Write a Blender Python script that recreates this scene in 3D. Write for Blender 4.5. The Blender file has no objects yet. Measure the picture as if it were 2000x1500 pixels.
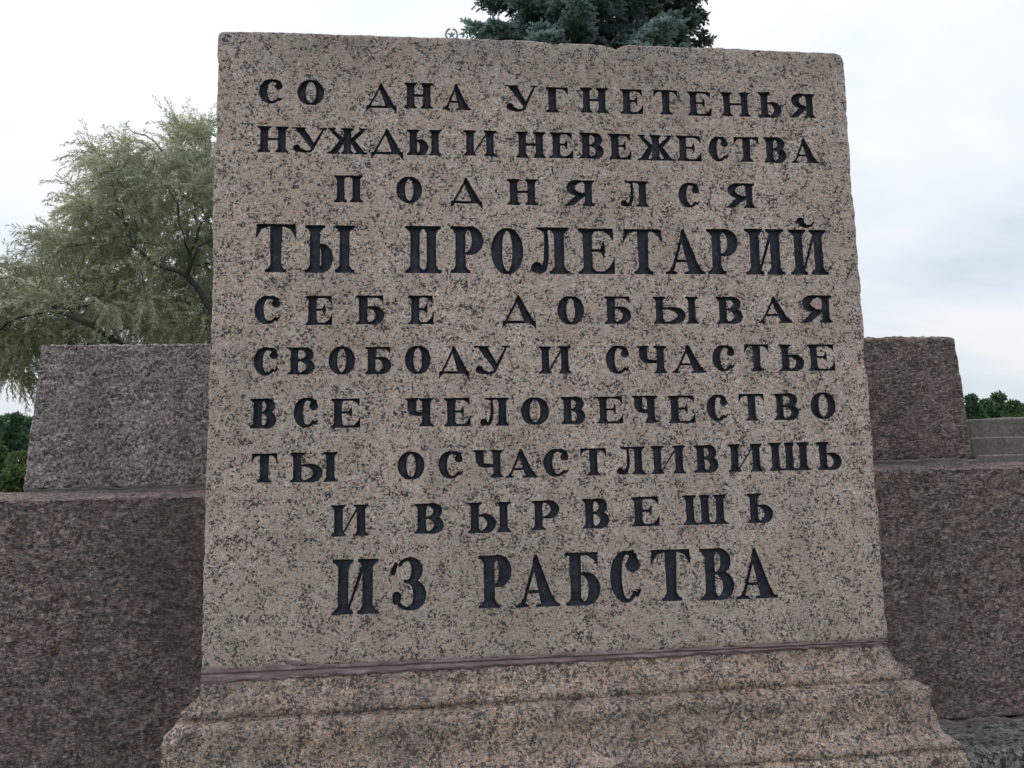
import bpy, bmesh, math, random
import numpy as np
from mathutils import Vector, Matrix
from mathutils.geometry import delaunay_2d_cdt
random.seed(7); rng = np.random.default_rng(7)
S = bpy.context.scene
C = S.collection
R_ = math.radians

# ------------------------------------------------------------------ camera
FPX = 1388.9; EYE = 1.6
YAW, PIT, ROL = R_(5.445), R_(6.251), R_(1.175)
F_ = np.array([math.sin(YAW)*math.cos(PIT), math.cos(YAW)*math.cos(PIT), math.sin(PIT)])
R0 = np.array([math.cos(YAW), -math.sin(YAW), 0.0]); U0 = np.cross(R0, F_)
CR = math.cos(ROL)*R0-math.sin(ROL)*U0; CU = math.cos(ROL)*U0+math.sin(ROL)*R0
cam = bpy.data.objects.new('camera', bpy.data.cameras.new('camera')); C.objects.link(cam)
cam.data.sensor_width = 36; cam.data.lens = 25.0
cam.data.clip_start = 0.05; cam.data.clip_end = 5000
M = Matrix(((CR[0], CU[0], -F_[0], 0), (CR[1], CU[1], -F_[1], 0), (CR[2], CU[2], -F_[2], EYE), (0, 0, 0, 1)))
cam.matrix_world = M
S.camera = cam

def ray(px, py):
    return F_+CR*(px-1000)/FPX-CU*(py-750)/FPX
def atY(px, py, Y):
    d = ray(px, py); d = d*Y/d[1]
    return np.array([d[0], d[1], d[2]+EYE])
def atD(px, py, D):
    d = ray(px, py); d = d*D/math.hypot(d[0], d[1])
    return np.array([d[0], d[1], d[2]+EYE])

# ------------------------------------------------------------------ world, sun
S.view_settings.view_transform = 'Standard'; S.view_settings.look = 'None'
S.view_settings.gamma = 1; S.view_settings.exposure = 0.21
S.view_settings.use_curve_mapping = False
SUN_EL, SUN_AZ = R_(48), R_(-60)        # azimuth from +Y towards +X: the bright side of the cloud is at the left
w = bpy.data.worlds.new('World'); S.world = w; w.use_nodes = True
nt = w.node_tree; N = nt.nodes; L = nt.links; N.clear()
def wn(t, **k):
    n = N.new(t)
    for a, b in k.items(): setattr(n, a, b)
    return n
out = wn('ShaderNodeOutputWorld')
sky = wn('ShaderNodeTexSky'); sky.sky_type = 'NISHITA'; sky.sun_disc = False
sky.sun_elevation = SUN_EL; sky.sun_rotation = SUN_AZ; sky.air_density = 1.2; sky.dust_density = 2.0
bg1 = wn('ShaderNodeBackground'); bg1.inputs[1].default_value = 0.10
L.new(sky.outputs[0], bg1.inputs[0])
tc = wn('ShaderNodeTexCoord'); sep = wn('ShaderNodeSeparateXYZ'); L.new(tc.outputs['Generated'], sep.inputs[0])
def wm(op, a, b=None, c=None):
    n = wn('ShaderNodeMath', operation=op)
    for i, v in enumerate((a, b, c)):
        if v is None: continue
        if isinstance(v, (int, float)): n.inputs[i].default_value = v
        else: L.new(v, n.inputs[i])
    return n.outputs[0]
zc = wm('MAXIMUM', sep.outputs[2], 0.0)
den = wm('ADD', zc, 0.22)
cx = wm('DIVIDE', sep.outputs[0], den); cy = wm('DIVIDE', sep.outputs[1], den)
cmb = wn('ShaderNodeCombineXYZ'); L.new(cx, cmb.inputs[0]); L.new(cy, cmb.inputs[1]); cmb.inputs[2].default_value = 3.7
nz = wn('ShaderNodeTexNoise'); nz.inputs['Scale'].default_value = 1.15; nz.inputs['Detail'].default_value = 5; nz.inputs['Roughness'].default_value = 0.52
nz.inputs['Distortion'].default_value = 0.35
L.new(cmb.outputs[0], nz.inputs['Vector'])
# soft bright side of the overcast round the hidden sun
sd = (math.sin(SUN_AZ)*math.cos(SUN_EL), math.cos(SUN_AZ)*math.cos(SUN_EL), math.sin(SUN_EL))
dt = wn('ShaderNodeVectorMath', operation='DOT_PRODUCT'); L.new(tc.outputs['Generated'], dt.inputs[0]); dt.inputs[1].default_value = sd
glow = wm('MULTIPLY_ADD', dt.outputs['Value'], 0.08, 0.055)
mixv = wm('ADD', nz.outputs[0], glow)
rp = wn('ShaderNodeValToRGB'); L.new(mixv, rp.inputs[0])
e = rp.color_ramp.elements
e[0].position = 0.33; e[0].color = (0.62, 0.71, 0.86, 1)
e[1].position = 0.70; e[1].color = (1.04, 1.07, 1.10, 1)
m_ = rp.color_ramp.elements.new(0.50); m_.color = (0.85, 0.92, 1.02, 1)
bg2 = wn('ShaderNodeBackground'); L.new(wm('MULTIPLY_ADD', zc, 0.34, 0.725), bg2.inputs[1]); L.new(rp.outputs[0], bg2.inputs[0])
mx = wn('ShaderNodeMixShader'); mx.inputs[0].default_value = 0.93
L.new(bg1.outputs[0], mx.inputs[1]); L.new(bg2.outputs[0], mx.inputs[2]); L.new(mx.outputs[0], out.inputs[0])
sun = bpy.data.objects.new('sun', bpy.data.lights.new('sun', 'SUN')); C.objects.link(sun)
sun.data.energy = 1.1; sun.data.angle = R_(28); sun.data.color = (1.0, 0.965, 0.92)
sun.rotation_euler = Vector(sd).to_track_quat('Z', 'Y').to_euler()

# ------------------------------------------------------------------ helpers
def tag(o, label=None, cat=None, group=None, kind=None):
    if label: o['label'] = label
    if cat: o['category'] = cat
    if group: o['group'] = group
    if kind: o['kind'] = kind
    return o
def empty(name, loc, label, cat, group=None):
    o = bpy.data.objects.new(name, None); C.objects.link(o); o.location = loc
    o.empty_display_size = 0.1
    return tag(o, label, cat, group)
def mesh(name, V, Fc, mat, parent=None, smooth=True, mats=None, mi=None, attrs=None):
    """V in world coordinates; when parented to an empty they are shifted to it."""
    V = np.asarray(V, float)
    off = np.zeros(3)
    if parent is not None:
        p = parent
        while p is not None:
            off += np.array(p.location); p = p.parent
    me = bpy.data.meshes.new(name)
    if isinstance(Fc, np.ndarray):
        n, k = Fc.shape
        me.vertices.add(len(V)); me.vertices.foreach_set('co', (V-off).astype(np.float32).ravel())
        me.loops.add(n*k); me.loops.foreach_set('vertex_index', Fc.astype(np.int32).ravel())
        me.polygons.add(n); me.polygons.foreach_set('loop_start', np.arange(0, n*k, k, dtype=np.int32))
        me.update(calc_edges=True)
    else:
        me.from_pydata((V-off).tolist(), [], Fc)
    if smooth: me.polygons.foreach_set('use_smooth', np.ones(len(me.polygons), bool))
    for m in (mats or [mat]): me.materials.append(m)
    if mi is not None: me.polygons.foreach_set('material_index', np.asarray(mi, np.int32))
    if attrs:
        for an, arr in attrs.items():
            a = me.attributes.new(an, 'FLOAT', 'POINT'); a.data.foreach_set('value', np.asarray(arr, np.float32))
    me.validate(); me.update()
    o = bpy.data.objects.new(name, me); C.objects.link(o)
    if parent is not None: o.parent = parent
    return o

def _h(ix, iy, iz, s):
    h = (ix*374761393+iy*668265263+iz*2147483647+s*974634777) & 0xFFFFFFFF
    h = ((h ^ (h >> 13))*1274126177) & 0xFFFFFFFF
    h = (h ^ (h >> 16)) & 0xFFFFFFFF
    h = (h*2246822519) & 0xFFFFFFFF
    return ((h ^ (h >> 15)) & 0xFFFFFF)/float(0xFFFFFF)
def vn(P, s=0):
    """value noise, -1..1"""
    P = np.asarray(P, float); i = np.floor(P).astype(np.int64); f = P-i; u = f*f*f*(f*(f*6-15)+10)
    x, y, z = i[:, 0], i[:, 1], i[:, 2]; r = 0
    for a in (0, 1):
        wa = u[:, 0] if a else 1-u[:, 0]
        for b in (0, 1):
            wb = u[:, 1] if b else 1-u[:, 1]
            for c in (0, 1):
                wc = u[:, 2] if c else 1-u[:, 2]
                r = r+wa*wb*wc*_h(x+a, y+b, z+c, s)
    return r*2-1
def fbm(P, octv=4, s=0, gain=0.5):
    P = np.asarray(P, float); r = 0; a = 1; t = 0
    for k in range(octv):
        r = r+a*vn(P+17.3*k, s+k*7); t += a; a *= gain; P = P*2.03
    return r/t

# ------------------------------------------------------------------ materials
def newmat(name):
    m = bpy.data.materials.new(name); m.use_nodes = True
    n = m.node_tree.nodes; l = m.node_tree.links
    return m, n, l, n['Principled BSDF']
def ramp(n, l, src, stops, interp='LINEAR'):
    r = n.new('ShaderNodeValToRGB'); r.color_ramp.interpolation = interp
    el = r.color_ramp.elements
    while len(el) < len(stops): el.new(0.5)
    for q, (p, c) in zip(el, stops):
        q.position = p; q.color = (*c, 1) if len(c) == 3 else c
    l.new(src, r.inputs[0]); return r.outputs[0]
def mixc(n, l, fac, a, b, mode='MIX'):
    m = n.new('ShaderNodeMix'); m.data_type = 'RGBA'; m.blend_type = mode
    for k, v in ((0, fac), (6, a), (7, b)):
        if isinstance(v, (int, float)): m.inputs[k].default_value = v
        elif isinstance(v, tuple): m.inputs[k].default_value = (*v, 1)
        else: l.new(v, m.inputs[k])
    return m.outputs[2]
def mth(n, l, op, a, b=0.0, clamp=False):
    m = n.new('ShaderNodeMath'); m.operation = op; m.use_clamp = clamp
    for k, v in enumerate((a, b)):
        if isinstance(v, (int, float)): m.inputs[k].default_value = v
        else: l.new(v, m.inputs[k])
    return m.outputs[0]
def noise(n, l, co, sc, det=2, rough=.5, dist=0.0):
    t = n.new('ShaderNodeTexNoise'); l.new(co, t.inputs['Vector'])
    t.inputs['Scale'].default_value = sc; t.inputs['Detail'].default_value = det
    t.inputs['Roughness'].default_value = rough; t.inputs['Distortion'].default_value = dist
    return t.outputs[0]
def objco(n, l, off=(0, 0, 0), scale=(1, 1, 1), rot=(0, 0, 0)):
    t = n.new('ShaderNodeTexCoord'); m = n.new('ShaderNodeMapping')
    m.inputs['Location'].default_value = off; m.inputs['Scale'].default_value = scale; m.inputs['Rotation'].default_value = rot
    l.new(t.outputs['Object'], m.inputs['Vector']); return m.outputs[0]

def granite(name, tones, dark=(.03, .032, .036), dark_thr=.60, dark_sc=95, cell=150, tint=None, tint_amt=.35,
            bump=.35, bump_sc=260, bdist=.006, off=(0, 0, 0), rot=(0, 0, 0), stretch=(1, 1, 1), rough=.85, spec=.25, stain=(.10, .10, .07), stain_amt=.25, coarse=0.0, dark_amt=1.0, light=(.50, .44, .41), light_amt=.5, streak=0.0, top=None, fleck=0.0, low=None, crisp=.45):
    m, n, l, b = newmat(name)
    co = objco(n, l, off); cb = objco(n, l, off, stretch, rot)
    warp = n.new('ShaderNodeTexNoise'); l.new(co, warp.inputs['Vector']); warp.inputs['Scale'].default_value = 170; warp.inputs['Detail'].default_value = 2
    wv = n.new('ShaderNodeVectorMath'); wv.operation = 'MULTIPLY_ADD'
    l.new(warp.outputs[1], wv.inputs[0]); wv.inputs[1].default_value = (.008, .008, .008); l.new(co, wv.inputs[2])
    cow = wv.outputs[0]
    vo = n.new('ShaderNodeTexVoronoi'); l.new(cow, vo.inputs['Vector']); vo.inputs['Scale'].default_value = cell
    sp = n.new('ShaderNodeSeparateColor'); l.new(vo.outputs['Color'], sp.inputs[0])
    base = ramp(n, l, sp.outputs[0], tones)
    # fine grain inside crystals
    fg = noise(n, l, co, 380, 4, .75)
    base = mixc(n, l, 1.0, base, ramp(n, l, fg, [(.34, (.40, .40, .41)), (.5, (1, 1, 1)), (.66, (1.65, 1.64, 1.62))]), 'MULTIPLY')
    # larger drifting warmth
    lg = noise(n, l, co, 9, 3, .55)
    base = mixc(n, l, mth(n, l, 'MULTIPLY', ramp(n, l, lg, [(.42, (0, 0, 0)), (.62, (1, 1, 1))]), tint_amt), base, tint or (.30, .20, .13), 'MIX')
    # black mica in branching clusters
    d1 = noise(n, l, cow, dark_sc, 3, .68, .6); d2 = noise(n, l, co, dark_sc*.24, 2, .5)
    dsum = mth(n, l, 'ADD', d1, mth(n, l, 'MULTIPLY', mth(n, l, 'SUBTRACT', d2, .5), .26))
    dm = ramp(n, l, dsum, [(dark_thr-.022, (0, 0, 0)), (dark_thr+.008, (1, 1, 1))])
    v2 = n.new('ShaderNodeTexVoronoi'); l.new(cow, v2.inputs['Vector']); v2.inputs['Scale'].default_value = cell*1.35
    s2 = n.new('ShaderNodeSeparateColor'); l.new(v2.outputs['Color'], s2.inputs[0])
    dd = ramp(n, l, mth(n, l, 'ADD', s2.outputs[1], mth(n, l, 'MULTIPLY', mth(n, l, 'SUBTRACT', d2, .5), .8)), [(.915, (0, 0, 0)), (.935, (1, 1, 1))])
    dall = mth(n, l, 'MULTIPLY', mth(n, l, 'MAXIMUM', dm, dd), dark_amt)
    col = mixc(n, l, dall, base, dark)
    v3 = n.new('ShaderNodeTexVoronoi'); l.new(cow, v3.inputs['Vector']); v3.inputs['Scale'].default_value = cell*.8
    s3 = n.new('ShaderNodeSeparateColor'); l.new(v3.outputs['Color'], s3.inputs[0])
    col = mixc(n, l, mth(n, l, 'MULTIPLY', ramp(n, l, s3.outputs[2], [(.84, (0, 0, 0)), (.88, (1, 1, 1))]), light_amt), col, light)
    if streak:
        sk = noise(n, l, objco(n, l, off, (1, 1, .09)), 22, 4, .6)
        col = mixc(n, l, mth(n, l, 'MULTIPLY', ramp(n, l, sk, [(.50, (0, 0, 0)), (.68, (1, 1, 1))]), streak), col, stain)
    if fleck:
        fk = noise(n, l, cb, 135, 4, .7)
        col = mixc(n, l, fleck, col, ramp(n, l, fk, [(.36, (.25, .25, .26)), (.5, (.95, .95, .95)), (.60, (1.5, 1.47, 1.42)), (.68, (2.3, 2.2, 2.1))]), 'MULTIPLY')
    if low:  # lichen tint towards the foot; the weaker skylight there is painted in too
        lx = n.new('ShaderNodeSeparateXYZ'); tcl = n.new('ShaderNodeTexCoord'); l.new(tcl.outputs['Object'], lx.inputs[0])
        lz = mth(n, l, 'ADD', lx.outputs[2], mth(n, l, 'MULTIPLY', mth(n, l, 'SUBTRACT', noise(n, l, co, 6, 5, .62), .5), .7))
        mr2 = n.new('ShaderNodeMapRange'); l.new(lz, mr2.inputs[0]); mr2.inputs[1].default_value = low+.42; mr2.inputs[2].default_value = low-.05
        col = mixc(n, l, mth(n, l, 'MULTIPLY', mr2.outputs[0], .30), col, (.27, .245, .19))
    if top:
        sx_ = n.new('ShaderNodeSeparateXYZ'); tcx = n.new('ShaderNodeTexCoord'); l.new(tcx.outputs['Object'], sx_.inputs[0])
        tz = mth(n, l, 'ADD', sx_.outputs[2], mth(n, l, 'MULTIPLY', mth(n, l, 'SUBTRACT', noise(n, l, co, 7, 5, .6), .5), .35))
        mr = n.new('ShaderNodeMapRange'); l.new(tz, mr.inputs[0]); mr.inputs[1].default_value = top-.16; mr.inputs[2].default_value = top+.06
        col = mixc(n, l, mth(n, l, 'MULTIPLY', mr.outputs[0], .42), col, (.16, .15, .14))
    # weather stains
    st = noise(n, l, objco(n, l, off, (1, 1, .45)), 3.2, 5, .62, .4)
    col = mixc(n, l, mth(n, l, 'MULTIPLY', ramp(n, l, st, [(.46, (0, 0, 0)), (.70, (1, 1, 1))]), stain_amt), col, stain)
    col = mixc(n, l, mth(n, l, 'MULTIPLY', dall, crisp), col, dark)
    l.new(col, b.inputs['Base Color'])
    b.inputs['Roughness'].default_value = rough; b.inputs['Specular IOR Level'].default_value = spec
    h1 = noise(n, l, cb, bump_sc, 3, .62); h2 = noise(n, l, cb, bump_sc*.33, 3, .6)
    hs = mth(n, l, 'ADD', mth(n, l, 'MULTIPLY', h1, .45), mth(n, l, 'MULTIPLY', h2, .55+coarse))
    hs = mth(n, l, 'SUBTRACT', hs, mth(n, l, 'MULTIPLY', dall, .12))
    bp = n.new('ShaderNodeBump'); bp.inputs['Strength'].default_value = bump; bp.inputs['Distance'].default_value = bdist
    l.new(hs, bp.inputs['Height']); l.new(bp.outputs[0], b.inputs['Normal'])
    return m

PINK = [(0.0, (0.367, 0.250, 0.198)), (.16, (0.527, 0.416, 0.360)), (.38, (0.614, 0.503, 0.451)), (.54, (0.467, 0.398, 0.355)), (.70, (0.711, 0.556, 0.506)), (.86, (0.589, 0.403, 0.301)), (1.0, (0.800, 0.722, 0.661))]
SLAB_TOP = EYE+.944
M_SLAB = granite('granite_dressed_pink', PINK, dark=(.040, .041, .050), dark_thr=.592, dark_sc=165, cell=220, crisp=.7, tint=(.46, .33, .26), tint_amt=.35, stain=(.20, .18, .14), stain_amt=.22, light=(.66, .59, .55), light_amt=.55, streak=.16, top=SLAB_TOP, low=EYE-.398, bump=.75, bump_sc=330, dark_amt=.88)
MOULD = [(0.0, (0.296, 0.198, 0.157)), (.22, (0.444, 0.330, 0.272)), (.45, (0.565, 0.448, 0.381)), (.6, (0.337, 0.297, 0.248)), (.78, (0.632, 0.501, 0.422)), (.9, (0.565, 0.342, 0.218)), (1.0, (0.714, 0.613, 0.525))]
M_MOULD = granite('granite_moulded_pink', MOULD, dark=(.052, .052, .058), dark_thr=.572, dark_sc=150, cell=200, tint=(.34, .225, .175), tint_amt=.35, stain=(.12, .12, .105), stain_amt=.55, streak=.2, light_amt=.45, fleck=.35, bump=1.0, bump_sc=210, bdist=.010, dark_amt=.8, off=(3, 1, 2))
GREY = [(0.0, (0.247, 0.203, 0.196)), (.3, (0.436, 0.370, 0.364)), (.55, (0.542, 0.468, 0.462)), (.8, (0.353, 0.307, 0.289)), (1.0, (0.660, 0.589, 0.578))]
M_GREY = granite('granite_hewn_grey', GREY, dark=(.06, .058, .065), dark_thr=.58, dark_sc=110, cell=170, tint=(.19, .165, .14), stain=(.11, .105, .095), stain_amt=.4, bump=1, bump_sc=230, bdist=.012, off=(7, 4, 2), dark_amt=.7, light=(.46, .43, .42), fleck=.65)
BROWN = [(0.0, (0.150, 0.105, 0.093)), (.25, (0.261, 0.199, 0.180)), (.5, (0.339, 0.269, 0.249)), (.72, (0.202, 0.171, 0.157)), (.88, (0.365, 0.239, 0.179)), (1.0, (0.496, 0.414, 0.382))]
M_BROWN = granite('granite_hewn_brown', BROWN, dark=(.05, .047, .052), dark_thr=.575, dark_sc=110, cell=170, tint=(.235, .16, .135), tint_amt=.38, stain=(.085, .078, .078), stain_amt=.55, light=(.40, .34, .31), streak=.22, fleck=.62, bump=1, bump_sc=170, bdist=.016, off=(1, 9, 5), rot=(0, R_(-38), 0), stretch=(.55, 1, 1.5), dark_amt=.7)
M_BROWN2 = granite('granite_hewn_brown_right', BROWN, dark=(.05, .047, .052), dark_thr=.575, dark_sc=110, cell=170, tint=(.25, .17, .135), tint_amt=.38, stain=(.10, .092, .08), stain_amt=.5, light=(.42, .35, .31), streak=.22, fleck=.62, bump=1, bump_sc=170, bdist=.016, off=(11, 2, 5), rot=(0, R_(38), 0), stretch=(.55, 1, 1.5), dark_amt=.7)
GRN = [(0.0, (.16, .155, .14)), (.4, (.30, .29, .265)), (.7, (.20, .20, .18)), (1.0, (.40, .385, .365))]
M_GREEN = granite('granite_damp_green', GRN, dark=(.04, .048, .042), dark_thr=.57, dark_sc=60, cell=120, tint=(.24, .25, .23), tint_amt=.5, stain=(.09, .10, .085), stain_amt=.5, fleck=.5, bump=1, bdist=.014, bump_sc=170, off=(5, 5, 1))
FAR = [(0.0, (.115, .092, .080)), (.5, (.175, .145, .127)), (1.0, (.24, .20, .178))]
M_FAR = granite('granite_far_wall', FAR, dark=(.10, .10, .10), dark_sc=70, cell=90, tint=(.15, .145, .15), tint_amt=.5, stain=(.080, .074, .078), stain_amt=.55, bump=.5, streak=.5, light=(.26, .23, .21), off=(2, 2, 2))

def mortar_mat(name, c1, c2, c3, off=(0, 0, 0)):
    m, n, l, b = newmat(name)
    co = objco(n, l, off, (1, 1, 3))
    a = noise(n, l, co, 22, 5, .65)
    f = noise(n, l, co, 420, 3, .6)
    col = ramp(n, l, a, [(.32, c1), (.52, c2), (.72, c3)])
    col = mixc(n, l, 1.0, col, ramp(n, l, f, [(.3, (.8, .8, .8)), (.7, (1.18, 1.18, 1.18))]), 'MULTIPLY')
    l.new(col, b.inputs['Base Color']); b.inputs['Roughness'].default_value = .9; b.inputs['Specular IOR Level'].default_value = .2
    bp = n.new('ShaderNodeBump'); bp.inputs['Strength'].default_value = .45; bp.inputs['Distance'].default_value = .004
    l.new(mth(n, l, 'ADD', a, mth(n, l, 'MULTIPLY', f, 1.1)), bp.inputs['Height']); l.new(bp.outputs[0], b.inputs['Normal'])
    return m
M_MORT = mortar_mat('mortar_pinkish', (.20, .14, .132), (.27, .20, .192), (.37, .31, .30))
M_MORT2 = mortar_mat('mortar_brown_smeared', (.12, .10, .09), (.19, .165, .155), (.30, .26, .25), (3, 3, 3))
# black paint in the letters, dusty and chipped in places
M_PAINT, n, l, b = newmat('letter_black_paint')
co = objco(n, l); g = noise(n, l, co, 60, 5, .65); g2 = noise(n, l, co, 480, 2, .6)
col = ramp(n, l, g, [(.35, (.020, .023, .034)), (.55, (.036, .041, .060)), (.75, (.065, .072, .095))])
ch = ramp(n, l, mth(n, l, 'ADD', g2, mth(n, l, 'MULTIPLY', mth(n, l, 'SUBTRACT', g, .5), .5)), [(.70, (0, 0, 0)), (.74, (1, 1, 1))])
col = mixc(n, l, ch, col, (.20, .19, .18)); l.new(col, b.inputs['Base Color'])
b.inputs['Roughness'].default_value = .62; b.inputs['Specular IOR Level'].default_value = .35
bp = n.new('ShaderNodeBump'); bp.inputs['Strength'].default_value = .5; bp.inputs['Distance'].default_value = .003
l.new(mth(n, l, 'ADD', noise(n, l, co, 180, 3, .6), mth(n, l, 'MULTIPLY', g2, .5)), bp.inputs['Height']); l.new(bp.outputs[0], b.inputs['Normal'])

def foliage(name, cols, transl=.35, sc=1.4):
    m, n, l, b = newmat(name)
    at = n.new('ShaderNodeAttribute'); at.attribute_name = 'tone'
    col = ramp(n, l, at.outputs['Fac'], cols)
    co = objco(n, l); big = noise(n, l, co, sc, 2, .5)
    col = mixc(n, l, 1.0, col, ramp(n, l, big, [(.3, (.78, .80, .80)), (.7, (1.2, 1.18, 1.1))]), 'MULTIPLY')
    l.new(col, b.inputs['Base Color']); b.inputs['Roughness'].default_value = .55; b.inputs['Specular IOR Level'].default_value = .3
    tr = n.new('ShaderNodeBsdfTranslucent'); l.new(col, tr.inputs[0])
    ms = n.new('ShaderNodeMixShader'); ms.inputs[0].default_value = transl
    l.new(b.outputs[0], ms.inputs[1]); l.new(tr.outputs[0], ms.inputs[2])
    l.new(ms.outputs[0], n['Material Output'].inputs[0]); return m
M_WILLOW = foliage('willow_leaves', [(0, (.24, .28, .16)), (.4, (.38, .42, .28)), (.75, (.50, .54, .40)), (1, (.62, .66, .56))], .5)
M_SPRUCE = foliage('spruce_needles_blue', [(0, (.11, .17, .16)), (.5, (.28, .39, .365)), (1, (.50, .62, .59))], .2)
M_SPRUCE2 = foliage('spruce_needles_green', [(0, (.05, .08, .062)), (.5, (.10, .155, .12)), (1, (.18, .25, .20))], .15)
M_BROAD = foliage('broadleaf_dark', [(0, (.045, .088, .055)), (.5, (.075, .138, .075)), (1, (.13, .205, .10))], .3, .5)
M_BROADY = foliage('broadleaf_yellowish', [(0, (.055, .10, .038)), (.5, (.10, .165, .058)), (1, (.18, .245, .085))], .3, .5)
M_BARK, n, l, b = newmat('bark_dark')
co = objco(n, l, (0, 0, 0), (1, 1, .3)); a = noise(n, l, co, 30, 5, .65)
l.new(ramp(n, l, a, [(.3, (.025, .022, .020)), (.7, (.085, .075, .065))]), b.inputs['Base Color']); b.inputs['Roughness'].default_value = .95
bp = n.new('ShaderNodeBump'); bp.inputs['Strength'].default_value = .8; bp.inputs['Distance'].default_value = .02
l.new(a, bp.inputs['Height']); l.new(bp.outputs[0], b.inputs['Normal'])
M_CONE, n, l, b = newmat('spruce_cones'); b.inputs['Base Color'].default_value = (.13, .075, .04, 1); b.inputs['Roughness'].default_value = .8
M_METAL, n, l, b = newmat('weathered_grey_metal')
co = objco(n, l); l.new(ramp(n, l, noise(n, l, co, 60, 3), [(.3, (.27, .30, .34)), (.7, (.42, .46, .50))]), b.inputs['Base Color'])
b.inputs['Metallic'].default_value = .35; b.inputs['Roughness'].default_value = .55
M_GROUND, n, l, b = newmat('gravel_and_lawn')
co = objco(n, l); a = noise(n, l, co, .25, 4, .6); g = noise(n, l, co, 60, 3, .7)
gr = ramp(n, l, g, [(.3, (.13, .115, .10)), (.7, (.27, .25, .22))]); gs = ramp(n, l, g, [(.3, (.03, .055, .018)), (.7, (.07, .11, .035))])
l.new(mixc(n, l, ramp(n, l, a, [(.45, (0, 0, 0)), (.5, (1, 1, 1))]), gr, gs), b.inputs['Base Color']); b.inputs['Roughness'].default_value = 1

# ------------------------------------------------------------------ ground
gv = [(-1500, -1500, 0), (1500, -1500, 0), (1500, 1500, 0), (-1500, 1500, 0)]
tag(mesh('ground', gv, [(0, 1, 2, 3)], M_GROUND, smooth=False), 'flat gravel and lawn around the granite walls', None, kind='structure')

# ------------------------------------------------------------------ generic rough stone
def stone(name, quad, y0, y1, mat, parent, res=.008, amp=.004, feat=.02, r=.012, skew=0, top_batter=0.0, seed=0, sideres=.03, diag=0.0, low=.004, chip=0.0):
    """quad: (xl_bottom, xr_bottom, xl_top, xr_top, z_bottom, z_top) of the front; y0 front, y1 back.
    A box with rounded, worn arrises, displaced along its normal by rock noise."""
    xlb, xrb, xlt, xrt, zb, zt = quad
    W = max(xrb-xlb, xrt-xlt); H = zt-zb; D = y1-y0
    nx = max(2, int(W/res)); nz_ = max(2, int(H/res)); ny = max(3, int(D/sideres))
    def ax(n, Lh):
        t = np.linspace(0, 1, n+1)
        # two tighter rings near both arrises so that the rounding has geometry
        k = min(.25, r/Lh)
        return np.unique(np.concatenate([t, [k*.5, k, 1-k, 1-k*.5]]))
    ux, uy, uz = ax(nx, W), ax(ny, D), ax(nz_, H)
    vid = {}; V = []; Fc = []
    def grid(a, b, fn, flip):
        ids = np.empty((len(a), len(b)), int)
        for i, s in enumerate(a):
            for j, t in enumerate(b):
                p = fn(s, t); k = (round(p[0], 6), round(p[1], 6), round(p[2], 6))
                q = vid.get(k)
                if q is None: q = vid[k] = len(V); V.append(p)
                ids[i, j] = q
        for i in range(len(a)-1):
            for j in range(len(b)-1):
                f = (ids[i, j], ids[i+1, j], ids[i+1, j+1], ids[i, j+1])
                Fc.append(f[::-1] if flip else f)
    cx_, cy_ = np.array([0, .5, 1.]), np.array([0, .5, 1.])
    grid(ux, uz, lambda s, t: (s, 0., t), False)
    grid(ux, uy, lambda s, t: (s, t, 1.), False)
    grid(uy, uz, lambda s, t: (0., s, t), True)
    grid(uy, uz, lambda s, t: (1., s, t), False)
    grid(ux, uy, lambda s, t: (s, t, 0.), True)
    grid(ux, uz, lambda s, t: (s, 1., t), True)
    U = np.array(V); P = U*np.array([W, D, H])
    lo = np.full(3, r); hi = np.array([W, D, H])-r
    q = np.clip(P, lo, hi); d = P-q; ln = np.linalg.norm(d, axis=1, keepdims=True); nrm = d/np.maximum(ln, 1e-9)
    P = q+nrm*r
    base = P+np.array([xlb, y0, zb])
    Q = base.copy()
    if diag:
        c, s = math.cos(diag), math.sin(diag)
        Q = np.stack([(base[:, 0]*c+base[:, 2]*s)*.55, base[:, 1], (-base[:, 0]*s+base[:, 2]*c)*1.35], 1)
    h = fbm(Q/feat, 4, seed, .55)*amp+vn(base/.12+3, seed+50)*low
    rid = 1-np.abs(fbm(Q/(feat*1.7)+9, 3, seed+20))*2
    h = h+np.clip(rid-.55, -1, 1)*amp*.6
    if chip:
        chip = chip*2.2
        edge = (np.abs(nrm) > .25).sum(1) >= 2
        cn = np.clip(fbm(base/.05, 3, seed+90)-.05, 0, 1)
        h = h-edge*cn*chip
    ne = (np.abs(nrm) > .2).sum(1)
    h = h*np.where(ne >= 2, .38, 1.0)+np.clip(-fbm(Q/.0075, 2, seed+33), -.2, 1)*-amp*.9*(ne < 2)
    P = P+nrm*h[:, None]
    t = P[:, 2]/H; s = P[:, 0]/W
    X = (1-t)*(xlb+s*(xrb-xlb))+t*(xlt+s*(xrt-xlt))
    Y = y0+P[:, 1]+t*H*top_batter+skew*s
    return mesh(name, np.stack([X, Y, zb+P[:, 2]], 1), np.array(Fc), mat, parent)

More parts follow.
